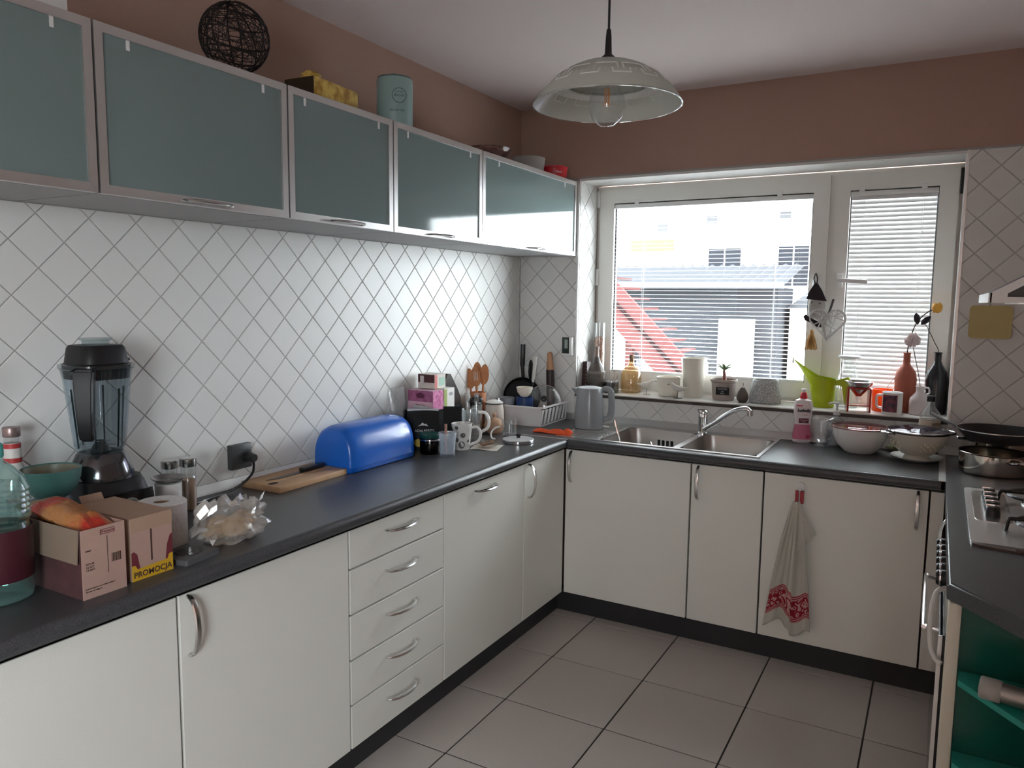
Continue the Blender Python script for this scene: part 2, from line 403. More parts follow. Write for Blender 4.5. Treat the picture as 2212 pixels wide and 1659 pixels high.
for x in (-4.6, -2.3): part('garage_door', box(x, x+1.2, 11.95, 12, -3, .55), M('pale_garage_door', (.06, .06, .066), .7), g, smooth=0)
part('gutter', tube(bmn(), [(-5.2, 11.55, 1.74), (.05, 11.55, 1.74)], .05, 8), M('gutter_grey', (.07, .07, .075), .6), g)
st = thing('outdoor_stair', 'red sloping stair flank outside the lower left of the window', 'stair', (0, 0, 0))
redst = M('faded_red_paint', (.055, .021, .020), .9, spec=0.05)
part('stringer', prism(bmn(), [(-1.95, 2.05), (-.70, .80), (-.70, .50), (-.98, .50), (-1.95, 1.45)], 9.3, 9.36, 'y'), redst, st, smooth=0)
for k in range(9): part('tread', box(-1.92+k*.135, -1.76+k*.135, 9.36, 10.2, 1.78-k*.135, 1.81-k*.135), redst, st, smooth=0)
for x, z in ((-1.6, 1.1), (-.85, .5)): part('support', box(x, x+.1, 9.6, 9.7, -3, z), redst, st, smooth=0)
part('handrail', tube(bmn(), [(-1.95, 9.28, 1.78), (-.72, 9.28, .58)], .022, 6), M('dark_rail', (.012, .006, .006), .8, spec=.02), st)
h1 = thing('house', 'white rendered house with orange shutter beyond the garage', 'house', (0, 0, 0))
part('wall', box(-16, -.6, 22, 30, -3, 9.4), far_white, h1, smooth=0)  # upper part added out of view to cut sky light through the window
part('roof', prism(bmn(), [(21.6, 9.4), (30.4, 9.4), (26, 11.5)], -16.3, -.4, 'x'), M('pale_roof_tiles', (.12, .12, .123), .9), h1, smooth=0)
part('string_course', box(-16.1, -.5, 21.8, 22, 4.05, 4.12), M('eaves_grey', (.25, .24, .25), .8), h1, smooth=0)
gls = M('far_window_glass', (.016, .017, .02), .9, spec=.02)
def fwin(par, x0, x1, z0, z1, y=22, m=gls, bars=1):
    w = part('window', box(x0, x1, y-.06, y-.01, z0, z1), far_white, par, smooth=0)
    n = bars+1; d = (x1-x0-.06)/n
    for k in range(n): part('pane', box(x0+.05+k*d, x0+.01+(k+1)*d, y-.08, y-.05, z0+.06, z1-.06), m, w, smooth=0)
fwin(h1, -3.9, -2.9, 5.4, 6.9); fwin(h1, -7.2, -6.2, 5.4, 6.9); fwin(h1, -3.9, -2.9, 2.2, 3.06); fwin(h1, -1.98, -1.1, 1.9, 3.08); fwin(h1, -8.9, -8.0, 2.2, 3.1)
part('shutter', box(-6.2, -4.9, 21.9, 21.98, 2.95, 3.32), M('orange_shutter', (.12, .06, .02), .8), h1, smooth=0)
for x, z in ((-5.4, 3.55), (-3.95, 3.72), (-1.95, 3.75)): part('vent', box(x, x+.28, 21.95, 22, z, z+.2), M('vent_grey', (.035, .035, .037), .8), h1, smooth=0)
h2 = thing('house', 'added house, lilac to imitate purple fringing, with brown downpipe behind the narrow blind', 'house', (0, 0, 0))
part('wall', box(1.02, 5, 14, 20, -3, 5.5), M('lilac_fringe_tint', (.10, .08, .14), .9), h2, smooth=0)  # added wall, its lilac stands in for purple fringing at the blind
part('downpipe', box(1.2, 1.48, 13.8, 14, -3, 5.4), M('brown_pilaster', (.05, .03, .028), .9), h2, smooth=0)
part('roof', box(.9, 5.2, 13.7, 20.3, 5.5, 5.65), M('roof_slab', (.2, .18, .2), .9), h2, smooth=0)
fwin(h2, 1.75, 2.6, 1.6, 2.9, 14)
h3 = thing('house', 'low white outbuilding between the garage and the added lilac house', 'house', (0, 0, 0))
part('wall', box(-.02, .98, 12.6, 16, -3, 1.4), far_white, h3, smooth=0)
part('roof', prism(bmn(), [(12.4, 1.4), (16.2, 1.4), (16.2, 1.9)], -.05, 1.0, 'x'), slate, h3, smooth=0)

# ------------------------------------------------------------------ base cabinets
def bow(bm, L, depth, w=.007, t=.0035, axis='z'):
    """bow handle along axis, standing off local +x"""
    pts = []
    for k in range(15):
        a = PI*k/14; s = -L/2*math.cos(a); d = depth*math.sin(a)**.8
        pts.append((d, 0, s) if axis == 'z' else (d, s, 0))
    n = len(pts); rr = [w*(.75+.25*math.sin(PI*k/(n-1))) for k in range(n)]
    return tube(bm, pts, rr, 8, flat=.7 if axis == 'z' else .7)
def cab(name, label, x, y, rz, w, fronts, cat='cabinet', depth=.5, top=.805):
    """cabinet: local +x is the front, local y runs along the run 0..w; fronts: (kind, z0, z1, handle)"""
    t = thing(name, label, cat, (x, y, 0), rz)
    part('body', box(-depth, -.020,   .002, w-.002, .1, top), M('carcass_gap_shade', (.07, .07, .068), .7), t, smooth=0)  # carcass coloured dark so the gaps between fronts look shaded
    for kind, za, zb, hd in fronts:
        d = part(kind, box(-.018, 0, .0035, w-.0035, za+.003, zb-.003, .0012, 1), doorm, t, smooth=0)
        if hd: part('handle', bow(bmn(), .145, .036, .008, axis=hd[2]), alu2, d, (0, hd[0], hd[1]))
    return t
full = lambda hy, hz=.718, ax='z': [('door', .1, .8, (hy, hz, ax))]
cab('base_cabinet', 'cream base cabinet at the near left below the cardboard boxes', XD, .50, 0, .600, [('door', .1, .8, None)])
cab('base_cabinet', 'cream base cabinet with upright bow handle left of the drawers', XD, 1.1007, 0, .586, full(.026))
cab('drawer_unit', 'cream unit of five drawers with horizontal bow handles', XD, 1.6867, 0, .5008,
    [('drawer', a, b, (.243, (a+b)/2+.018, 'y')) for a, b in ((.676, .8), (.532, .676), (.388, .532), (.244, .388), (.1, .244))])
cab('dishwasher', 'cream fronted built-in dishwasher with one horizontal handle right of drawers', XD, 2.1875, 0, .601, full(.275, .768, 'y'), 'dishwasher')
cab('base_cabinet', 'narrow cream cabinet door in the inner corner of the left run', XD, 2.7884, 0, .396, full(.035))
# window run: local +x faces -y, so rz=-90 and local y runs along +x
cab('sink_cabinet', 'cream sink cabinet below the left bowl, next to the corner', XD+.003, YD, -90, .599, full(.034), top=.69)
cab('base_cabinet', 'slim cream cabinet between the sink door and the towel door', 1.1619, YD, -90, .304, full(.034), top=.69)
tc = cab('base_cabinet', 'wide cream cabinet door with the tea towel hanging on it', 1.466, YD, -90, .600, full(.562))
fp = cab('filler_panel', 'narrow cream filler panel beside the oven front', 2.066, YD, -90, .052, [('panel', .1, .8, None)], 'panel', .1)
struct('baseboard_left', box(.44, .52, .5, 3.215, 0, .099), plinthm)
struct('baseboard_back', box(.52, 2.14, 3.215, 3.29, 0, .099), plinthm)

# ------------------------------------------------------------------ worktops
def nose(x1):                                       # rounded post-formed front, profile x,z
    r = .018; pts = [(.006, H-.04), (x1-.008, H-.04)]
    for k in range(7):
        a = -PI/2+PI*k/6*.97; pts.append((x1-r+r*math.cos(a)*1.0, H-.02+.02*math.sin(a)))
    return pts+[(x1-r-.004, H), (.006, H)]
solo('worktop', prism(bmn(), nose(.592), -.9, 3.155, 'y'), topm, 'long dark grey worktop along the left tiled wall', 'worktop', smooth=50)
solo('joint_strip', box(.03, .588, 3.150, 3.160, H-.001, H+.0015), alum, 'thin aluminium joint strip at the left worktop corner', 'strip', smooth=0)
b = bmn()
SX0, SX1, SY0, SY1 = .725, 1.425, 3.215, 3.625
for a in ((.006, SX0, 3.158, YB-.006), (SX1, 2.099, 3.158, YB-.006), (SX0, SX1, 3.158, SY0), (SX0, SX1, SY1, YB-.006)): bx(b, *a, H-.04, H-.0005)
tube(b, [(.596, 3.160, H-.02), (2.099, 3.160, H-.02)], .0195, 10)
solo('worktop', b, topm, 'dark grey worktop under the window holding the sink', 'worktop', smooth=40)
solo('joint_strip', box(2.090, 2.113, 3.14, YB-.03, H-.001, H+.002), alum, 'aluminium joint strip beside the colander plate', 'strip', smooth=0)
rt = [(2.113, 1.985), (2.250, 1.815), (2.47, 1.56), (XR-.006, 1.48), (XR-.006, YB-.007), (2.101, YB-.007), (2.113, 3.10)]
b = bmn(); prism(b, rt, H-.04, H)
bmesh.ops.bevel(b, geom=[e for e in b.edges if all(v.co.z > H-.001 for v in e.verts)], offset=.006, segments=3, affect='EDGES')
solo('worktop', b, topm, 'dark grey worktop around the gas hob with slanted end', 'worktop', smooth=40)

# ------------------------------------------------------------------ upper cabinets
frost = M('frosted_green_glass', (.19, .245, .245), .07, spec=.3)
UX, UZ0, UZ1 = .3466, 1.7247, 2.111
ub = M('upper_carcass_grey', (.42, .42, .42), .55)
def upper(label, ya, yb, hy):
    t = thing('wall_cabinet', label, 'cabinet', (0, ya, 0)); w = yb-ya
    part('body', box(.006, UX-.024, .003, w-.003, UZ0, UZ1), ub, t, smooth=0)
    b = bmn(); fw, y0, y1, z0, z1 = .021, .003, w-.003, UZ0+.001, UZ1-.001
    O = [(y0, z0), (y1, z0), (y1, z1), (y0, z1)]; I = [(y0+fw, z0+fw), (y1-fw, z0+fw), (y1-fw, z1-fw), (y0+fw, z1-fw)]
    for k in range(4):
        q = [O[k], O[(k+1) % 4], I[(k+1) % 4], I[k]]
        cx = sum(p[0] for p in q)/4; cy = sum(p[1] for p in q)/4
        prism(b, [(cx+(p[0]-cx)*.9995, cy+(p[1]-cy)*.999) for p in q], UX-.021, UX, 'x')
    d = part('door', b, alum, t, smooth=0)
    part('glass', box(UX-.016, UX-.005, y0+fw-.004, y1-fw+.004, z0+fw-.004, z1-fw+.004), frost, d, smooth=0)
    if hy is not None: part('handle', mv(bow(bmn(), .15, .036, .007, axis='y'), (0, 0, 0)), alu2, d, (UX, hy-ya, UZ0+.009))
    for fy in (.15, .85): part('hinge_clip', box(UX-.0052, UX-.0035, w*fy-.0045, w*fy+.0045, UZ1-.045, UZ1-.021), M('clip_white', (.75, .75, .75), .5), d, smooth=0)
for a in (('dark frosted wall cabinet at the left edge of the room', .50, 1.0958, None),
          ('large frosted glass wall cabinet under the wire ball', 1.0958, 1.6864, 1.39),
          ('frosted glass wall cabinet under the gold box and mint tin', 1.6864, 2.1834, 1.935),
          ('frosted glass wall cabinet second from the window', 2.1834, 2.7825, 2.472),
          ('frosted glass wall cabinet next to the window reflecting the blinds', 2.7825, YB-.01, 3.258)): upper(*a)

# ------------------------------------------------------------------ right run: oven, end shelf, hob, hood
ov = thing('oven', 'built-in oven front with black knobs and steel bar handle', 'oven', (2.116, 2.03, 0))
part('body', box(.02, .56, 0, .595, .1, .805), blackm, ov, smooth=0)
part('control_panel', box(0, .02, .002, .593, .705, .805, .002, 1), steel, ov, smooth=0)
dr = part('oven_door', box(-.012, .02, .002, .593, .2, .70, .003, 1), M('oven_black_glass', (.01, .01, .011), .08), ov, smooth=0)
part('door_edge', box(-.013, -.004, .0, .006, .2, .70), alum, dr, smooth=0)
part('handle', tube(bmn(), smoothpath([(-.01, .06, .690), (-.040, .062, .695), (-.046, .075, .697), (-.046, .44, .697), (-.040, .453, .695), (-.01, .455, .690)], 4), .0055, 8), chrome, dr)
part('drawer_front', box(-.002, .02, .002, .593, .105, .195), steel, ov, smooth=0)
for k in range(6):
    kb = part('knob', rot(solid([(.021, 0), (.021, .018), (.017, .024)], 20), -PI/2, 'Y'), black, ov, (0, .215+k*.062, .775))
    part('ring', rot(lathe(bmn(), [(.0212, .012), (.0225, .013), (.0225, .016), (.0212, .017)], 20), -PI/2, 'Y'), chrome, kb)
oc = thing('base_cabinet', 'cream corner cabinet between oven and window run on the right', 'cabinet', (2.13, 2.63, 0))
part('body', box(.02, .56, 0, .44, .1, .805), carcm, oc, smooth=0)
d = part('door', box(0, .018, .002, .43, .102, .798), doorm, oc, smooth=0)
part('handle', rot(bow(bmn(), .14, .030), PI), alu2, d, (0, .12, .74))
solo('charging_cable', tube(bmn(), smoothpath([(2.113, 2.09, .80), (2.092, 2.07, .79), (2.084, 2.05, .74), (2.088, 2.035, .67), (2.100, 2.02, .645), (2.113, 2.012, .640)], 6), .0055, 8), M('pale_cable', (.6, .58, .55), .5), 'pale looped cable hanging at the front corner of the oven', 'cable')
es = thing('corner_shelf', 'open end shelf with green back and green glass shelves', 'shelf', (0, 0, 0))
greenm = M('green_panel', (.004, .085, .060), .25)
part('side_panel', box(2.145, XR-.01, 1.985, 2.0, .02, .808), greenm, es, smooth=0)
part('back_panel', box(XR-.02, XR-.008, 1.5, 1.985, .02, .808), greenm, es, smooth=0)
part('post', box(2.118, 2.145, 1.965, 2.022, 0, .808, .004), M('cream_post', (.62, .58, .48), .5), es)
sp = [(2.146, 1.930), (2.255, 1.795), (2.47, 1.57), (XR-.022, 1.50), (XR-.022, 1.983), (2.146, 1.983)]
tg = M('green_glass', (.03, .42, .33), .08, trans=.35)
for z in (.225, .432, .630): part('glass_shelf', prism(bmn(), sp, z, z+.014), tg, es, smooth=0)
part('base', prism(bmn(), sp, .0, .07), greenm, es, smooth=0)
rp = thing('steel_roll', 'grey metal cylinder with pale end cap lying on the green glass shelf', 'roller', (2.185, 1.868, .644+.024), -12)
part('barrel', xf(solid([(.021, 0), (.021, .26)], 24, (0, 0, .03)), Matrix.Rotation(PI/2, 4, 'Y')), M('dull_metal', (.30, .29, .27), .3, metal=.7), rp)
part('cap', xf(solid([(.0225, 0), (.024, .003), (.024, .036), (.0225, .04)], 24), Matrix.Rotation(PI/2, 4, 'Y')), M('cap_grey', (.34, .33, .30), .5), rp)
bs = thing('frying_pan', 'dark pan with bright rim on the lower glass shelf', 'pan', (2.285, 1.775, .446))
part('pan', shell([(.075, 0), (.095, .018), (.1, .035)], .003), M('dark_pan', (.02, .018, .018), .35), bs)
part('rim', lathe(bmn(), [(.099, .034), (.102, .034), (.102, .038), (.099, .038), (.099, .034)], 40), chrome, bs)

hb = thing('gas_hob', 'stainless gas hob with black knobs set in the right worktop', 'hob', (2.168, 2.345, H))
part('plate', prism(bmn(), rrect(0, .51, 0, .705, .02), .0, .007), M('hob_steel', (.86, .86, .86), .30, metal=1), hb)
part('knob_recess', prism(bmn(), rrect(.018, .115, .24, .66, .03), .0068, .0085), steel, hb)
for k in range(5):
    kb = part('knob', solid([(.021, 0), (.021, .010), (.018, .024), (.016, .026)], 22), black, hb, (.066, .335+k*.062, .0085))
    part('pointer', box(-.019, .019, -.003, .003, .024, .031, .001), chrome, kb)
iron = M('enamel_grate_black', (.015, .015, .015), .3)
for bxx, byy, br in ((.205, .17, .05), (.205, .54, .04), (.4, .17, .04), (.4, .54, .055)):
    bn = part('burner', solid([(br*1.3, .007), (br*1.25, .012), (br, .013), (br, .022), (br*.9, .026)], 28), alu2, hb, (bxx, byy, 0))
    part('burner_cap', solid([(br*.85, .026), (br*.85, .031), (br*.7, .034)], 28), iron, bn)
    g = part('grate', bmn(), iron, hb, (bxx, byy, 0))
    b = bmn()
    for a in range(4):
        an = a*PI/2
        tube(b, smoothpath([(math.cos(an)*.115, math.sin(an)*.115, .008), (math.cos(an)*.11, math.sin(an)*.11, .036), (math.cos(an)*.1, math.sin(an)*.1, .042), (math.cos(an)*.03, math.sin(an)*.03, .042)], 4), .0055, 8)
    r = .092; tube(b, [(r*math.cos(2*PI*k/28), r*math.sin(2*PI*k/28), .036) for k in range(28)], .005, 8, closed=True)
    g.data = tomesh(b, 'grate', iron)
sp_ = thing('wooden_spatula', 'dark wooden spatula lying along the near edge of the hob', 'spatula', (2.172, 2.338, H), -12)
part('blade', prism(bmn(), [(0, -.004), (.03, .012), (.08, .014), (.11, .004), (.11, -.010), (.02, -.012)], .0, .006), M('dark_wood', (.09, .055, .045), .5), sp_)
part('shaft', tube(bmn(), [(.10, -.003, .004), (.36, -.003, .012)], [.006, .007], 8), MATS['dark_wood'], sp_)

hd = thing('range_hood', 'white edged slanted range hood above the hob at right', 'hood', (0, 0, 0))
pr = [(2.172, 1.500), (2.172, 1.523), (2.30, 1.598), (2.56, 1.74), (XR, 1.76), (XR, 1.500)]
part('body', prism(bmn(), [(x+(.004 if x < 2.7 else 0), z) for x, z in pr], 2.445, 3.02, 'y'), M('hood_dark_grey', (.07, .07, .072), .4), hd, smooth=0)
b = bmn()
for ya in (2.43, 3.02):
    prism(b, [(2.172, 1.497), (2.172, 1.523), (2.300, 1.598), (2.56, 1.745), (2.56, 1.722), (2.31, 1.582), (2.212, 1.522), (2.210, 1.497)], ya, ya+.016, 'y')
    bx(b, 2.21, XR, ya, ya+.016, 1.497, 1.512)
bx(b, 2.168, 2.176, 2.43, 3.036, 1.497, 1.523)
part('rim', b, M('hood_white', (.8, .8, .8), .3), hd, smooth=0)
part('grease_filter', box(2.24, 2.62, 2.48, 2.98, 1.494, 1.4995), steel, hd, smooth=0)
part('flue', box(2.5, XR, 2.6, 2.86, 1.72, ZC), M('hood_white', (.8, .8, .8), .3), hd, smooth=0)

# ------------------------------------------------------------------ sink and tap
sk = thing('sink', 'stainless double bowl sink set in the worktop under the window', 'sink', (0, 0, H))
b = bmn()
for a in ((.50, .722, 3.195, 3.70), (1.425, 1.44, 3.195, 3.70), (.722, 1.425, 3.195, 3.217), (.722, 1.425, 3.622, 3.70), (1.068, 1.098, 3.217, 3.622)):
    bx(b, a[0], a[1], a[2], a[3], 0, .004)
part('rim', b, M('sink_rim_steel', (.68, .67, .66), .25, metal=1), sk, smooth=0)
sbm = M('sink_bowl_steel', (.42, .40, .38), .32, metal=1)
for xa, xb in ((.724, 1.068), (1.098, 1.425)):
    rings = [[(p[0], p[1], z) for p in rrect(xa+i, xb-i, 3.218+i, 3.622-i, r, 5)] for z, i, r in ((.003, 0, .05), (-.02, .004, .055), (-.13, .012, .06), (-.15, .03, .05), (-.152, .12, .03))]
    bo = part('bowl', loft(bmn(), rings, cap0=False), sbm, sk)
    part('drain', solid([(.028, -.1518), (.03, -.1505), (.02, -.149)], 20, ((xa+xb)/2, 3.42, 0)), steel, bo)
for k in range(4): part('overflow_slot', box(.868+k*.022, .880+k*.022, 3.6105, 3.6135, -.075, -.045, .001, 1), blackm, sk, smooth=0)
b = bmn()
for k in range(11): bx(b, .52, .70, 3.25+k*.036, 3.262+k*.036, .004, .0065, .001, 1)
part('drainer_ridges', b, steel, sk, smooth=0)
fc = thing('kitchen_tap', 'chrome mixer tap behind the two sink bowls', 'tap', (1.083, 3.64, H+.004), 20)
part('body', solid([(.027, 0), (.027, .006), (.023, .01), (.022, .075), (.0235, .078), (.0235, .085), (.02, .10)], 24), chrome, fc)
part('spout', tube(bmn(), smoothpath([(.005, -.015, .025), (.05, -.045, .06), (.11, -.08, .112), (.15, -.10, .135), (.185, -.115, .142), (.2, -.12, .13)], 6), [.013]*25+[.0125]*5+[.014], 12), chrome, fc)
part('aerator', solid([(.014, 0), (.014, .025)], 16, (.202, -.121, .112)), chrome, fc)
part('lever', loft(bmn(), [sring(z, rx, ry, 2.6, 20, cx, cy) for z, rx, ry, cx, cy in ((.098, .02, .02, 0, 0), (.108, .023, .022, -.003, 0), (.116, .021, .018, -.008, 0))]), chrome, fc)
bx_ = thing('brush', 'steel handled dish brush standing in the left sink bowl', 'brush', (.80, 3.34, H-.145))
part('handle', tube(bmn(), smoothpath([(0, 0, .02), (-.02, .004, .10), (-.05, .01, .19), (-.06, .012, .225)], 5), [.004]*8+[.008]*8, 10), chrome, bx_)
part('head', solid([(.012, 0), (.02, .01), (.018, .03)], 16), black, bx_)
for k, (x, y, r) in enumerate(((.92, 3.38, 25), (1.0, 3.36, 150))):
    w = thing('fork', ['thin steel fork propped in the left bowl', 'second steel fork lying against the bowl divider'][k], 'fork', (x, y, H-.148), r)
    part('handle', tube(bmn(), [(0, 0, .004), (.06, 0, .05), (.12, 0, .095+.03*k)], [.003, .003, .005], 8, flat=.5), chrome, w)
    part('tines', box(-.045, 0, -.01, .01, .001, .004), chrome, w)

# ------------------------------------------------------------------ left worktop, near group
pet = film('teal_pet', (.87, .95, .94), .05, '#8fc4c0', gloss=.08)
t = thing('water_bottle', 'large ribbed teal plastic water bottle at the left edge', 'bottle', (.37, .815, H))
pf = [(.05, 0), (.064, .008), (.068, .03), (.066, .05)]
for k in range(9): pf += [(.068, .055+k*.012), (.0655, .061+k*.012)]
pf += [(.060, .168), (.068, .178)]
for k in range(5): pf += [(.068, .19+k*.012), (.0655, .196+k*.012)]
pf += [(.058, .262), (.04, .283), (.024, .297), (.022, .318)]
part('body', shell(pf, .0012, seg=40), pet, t)
part('label_wrap', lathe(bmn(), [(.0684, .052), (.0686, .053), (.0686, .158), (.0684, .159)], 40), M('maroon_label', (.06, .012, .02), .4), t)
part('label_panel', prism(bmn(), [(.0684*math.cos(a), .0684*math.sin(a)) for a in [math.radians(-95+6*k) for k in range(8)]]+[(.0696*math.cos(a), .0696*math.sin(a)) for a in [math.radians(-53-6*k) for k in range(8)]], .062, .135), M('green_label', (.12, .30, .27), .4), t)
part('water', solid([(.049, .003), (.062, .01), (.0645, .05), (.0645, .2)], 32), film('water', (.90, .95, .94), .02, '#bcd8d4'), t)
part('cap', solid([(.024, .305), (.025, .308), (.025, .33), (.022, .333)], 28), M('teal_cap', (.08, .48, .43), .4), t)

t = thing('spirit_bottle', 'clear glass bottle with red and white neck label behind the bowl', 'bottle', (.075, 1.01, H))
part('glass', shell([(.034, 0), (.036, .01), (.036, .16), (.03, .195), (.018, .225), (.0175, .29)], .002), clear, t)
part('neck_label', lathe(bmn(), [(.032, .19), (.0195, .224), (.0185, .275)], 28), M('label_white', (.62, .60, .57), .5), t)
for z, r in ((.262, .0189), (.226, .0199)): part('red_band', lathe(bmn(), [(r, z), (r, z+.012)], 28), M('label_red', (.42, .04, .04), .5), t)
part('cap', solid([(.0185, .29), (.0195, .292), (.0195, .312), (.0185, .314)], 24), M('cap_steel_red', (.30, .22, .21), .35, metal=.6), t)

t = thing('glass_bowl', 'upturned clear bluish glass bowl under the teal bowl', 'bowl', (.2, 1.030, H))
part('wall', xf(shell([(.042, 0), (.052, .03), (.056, .08), (.058, .145)], .003), Matrix.Translation((0, 0, .147)) @ Matrix.Rotation(PI, 4, 'X')), film('bluish_glass', (.78, .85, .92), .1, '#c8d6e6'), t)
teal = M('teal_knit_ceramic', (.075, .19, .175), .45, bump=(350, .5))
t = thing('textured_bowl', 'teal bowl with knitted texture on the upturned glass bowl', 'bowl', (.2, 1.030, H+.149))
part('wall', shell([(.028, 0), (.036, .004), (.055, .025), (.064, .048), (.067, .072)], .003, seg=36), teal, t)
part('inside', lathe(bmn(), [(0, .0045), (.03, .006), (.051, .026), (.0605, .05), (.0637, .070)], 36), M('speckled_glaze', (.30, .27, .20), .35, var=(200, .3, (.2, .2, .16))), t)

# blender
t = thing('blender', 'black countertop blender with clear jug beside the left wall', 'blender', (.150, 1.190, H))
bl = M('blender_black', (.008, .008, .009), .45)
part('base', loft(bmn(), [sring(z, rx, ry, 6, 40, cx) for z, rx, ry, cx in ((0, .105, .094, 0), (.02, .107, .096, 0), (.10, .098, .094, -.004), (.150, .085, .086, -.01), (.165, .078, .080, -.012))]), bl, t)
pn = part('control_panel', rot(box(-.004, .004, -.075, .075, -.045, .045, .003), -.10, 'Y'), M('panel_gloss_black', (.006, .006, .007), .12), t, (.100, .005, .088))
kn = part('knob', rot(solid([(.022, 0), (.021, .014), (.018, .018)], 24), PI/2-.1, 'Y'), black, t, (.104, .008, .090))
part('dial_ring', rot(lathe(bmn(), [(.0225, .001), (.028, .001), (.028, .003), (.0225, .003), (.0225, .001)], 28), PI/2-.1, 'Y'), alu2, kn)
part('knob_face', rot(solid([(.009, .018), (.009, .0195)], 20), PI/2-.1, 'Y'), alu2, kn)
part('collar', lathe(bmn(), [(0, .160), (.078, .163), (.078, .175), (.069, .205), (.059, .228), (.054, .232), (0, .232)], 36), M('collar_grey_chrome', (.10, .10, .105), .15, metal=.8), t)
jug = film('smoky_jug', (.80, .84, .86), .04, '#9aa6ac', gloss=.06)
R = [(.232, .046), (.25, .053), (.33, .060), (.42, .068), (.452, .073)]
def jring(z, r): return [(x*(1-.05*math.cos(8*k*2*PI/48)), y*(1-.05*math.cos(8*k*2*PI/48)), z_) for k, (x, y, z_) in enumerate(sring(z, r, r, 3.4, 48))]
jb = part('jug', loft(bmn(), [jring(z, r) for z, r in R]+[jring(z, r-.003) for z, r in reversed(R)], cap0=True, cap1=True), jug, t)
for k in range(6):
    a = 2*PI*k/6+.3; part('rib', tube(bmn(), [(.053*math.cos(a), .053*math.sin(a), .245), (.064*math.cos(a), .064*math.sin(a), .40)], [.0022, .003], 6), film('jug_edge', (.25, .3, .31)), jb)
for k in range(4):
    a = PI/2*k+.4; part('blade', rot(prism(bmn(), [(0, -.006), (.04, -.001), (.042, .003), (0, .006)], 0, .0015), a), steel, jb, (0, 0, .25+.003*k))
part('blade_hub', solid([(.025, .233), (.02, .245), (.009, .262)], 20), black, jb)
part('jug_rim', loft(bmn(), [sring(z, r, r, 3.4, 40) for z, r in ((.448, .074), (.452, .079), (.462, .079), (.464, .074))]), jug, jb)
ld = part('lid', loft(bmn(), [sring(z, r, r, 3.6, 40) for z, r in ((.425, .066), (.448, .0685), (.463, .0705), (.466, .065), (.505, .059), (.512, .054))]), bl, t)
part('lid_plug', loft(bmn(), [sring(z, r, r, 2.4, 28) for z, r in ((.511, .030), (.523, .031), (.525, .038), (.530, .037))]), film('plug_clear', (.75, .8, .8), .2, '#c0cccc'), ld)
part('lid_tab', box(-.012, .012, .060, .088, .466, .474, .003), bl, ld)
hn = rot(loft(bmn(), [[(cx+sx*w, cy, z) if 0 else (cx+sx*.014, cy*1.0+sy*w, z) for sx, sy in ((1, -1), (1, 1), (-1, 1), (-1, -1))] for cx, cy, z, w in ((.076, 0, .458, .024), (.098, 0, .455, .024), (.106, 0, .42, .023), (.106, 0, .35, .020), (.102, 0, .29, .017), (.094, 0, .275, .016))]), math.radians(-48))
bmesh.ops.bevel(hn, geom=hn.edges[:], offset=.005, segments=2, affect='EDGES')
part('handle', hn, bl, t)

# cartons
def carton(t, L, Wd, h, mat, inside, th=.002):
    """open box: x 0..L, y 0..Wd"""
    part('front_wall', box(L-th, L, 0, Wd, 0, h), mat, t, smooth=0); part('back_wall', box(0, th, 0, Wd, 0, h), mat, t, smooth=0)
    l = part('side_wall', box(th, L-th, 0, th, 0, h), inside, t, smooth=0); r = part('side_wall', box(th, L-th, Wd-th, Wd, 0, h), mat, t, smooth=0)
    part('bottom', box(th, L-th, th, Wd-th, 0, th), mat, t, smooth=0); return l
pr_ = M('print_dark_brown', (.07, .035, .028), .8); prr = M('print_maroon', (.16, .025, .035), .7)
boxl = M('printed_side', (.055, .022, .026), .8, var=(22, .25, (.10, .04, .04)))
pinkc = M('pinkish_cardboard', (.46, .30, .25), .85, var=(30, .4, (.42, .27, .22)))
t = thing('open_carton', 'opened brown cardboard carton with an orange packet inside', 'box', (.313, .902, H))
carton(t, .214, .098, .150, pinkc, boxl)
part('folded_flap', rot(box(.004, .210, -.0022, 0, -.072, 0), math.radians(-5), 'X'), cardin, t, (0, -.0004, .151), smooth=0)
part('flap', rot(box(0, .0018, .002, .096, 0, .04), math.radians(-60), 'Y'), card, t, (.001, 0, .15), smooth=0)
part('stamp_frame', frame_rects(bmn(), .042, .075, .132, .143, .0432, .0738, .1332, .1418, .0, .0004), prr, t, smooth=0)
t.children[-1].data.transform(Matrix(((0, -1, 0, .2145), (1, 0, 0, 0), (0, 0, 1, 0), (0, 0, 0, 1))))
text('Premium', .0085, prr, t, (.2144, .0585, .1375), 90, shear=.2)
part('tear_slit', box(.214, .2144, .0565, .0578, .045, .128), pr_, t, smooth=0)
b = bmn()
for y0, w in ((.066, .0012), (.0685, .0024), (.072, .0012), (.0745, .003), (.0785, .0012), (.081, .002), (.0842, .003)): bx(b, .214, .2144, y0, y0+w, .066, .085)
part('barcode', b, pr_, t, smooth=0)
for z, s, y0, al in ((.104, 'smak', .008, 'LEFT'), (.075, 'SZTUK', .008, 'LEFT'), (.068, '24 SZT', .008, 'LEFT'), (.062, '14.2021', .008, 'LEFT'), (.022, 'przechowywac w suchym miejscu', .005, 'LEFT'), (.016, 'chronic od wilgoci', .005, 'LEFT')):
    text(s, .0062 if z > .03 else .0048, pr_, t, (.2144, y0, z), 90, align=al)
opk = M('orange_foil', (.42, .17, .055), .38, var=(9, .05, (.45, .035, .02)), bump=(35, .7))
t = thing('snack_packet', 'crinkled orange and red foil packet sticking out of the open carton', 'packet', (.418, .952, H+.004))
from mathutils import noise
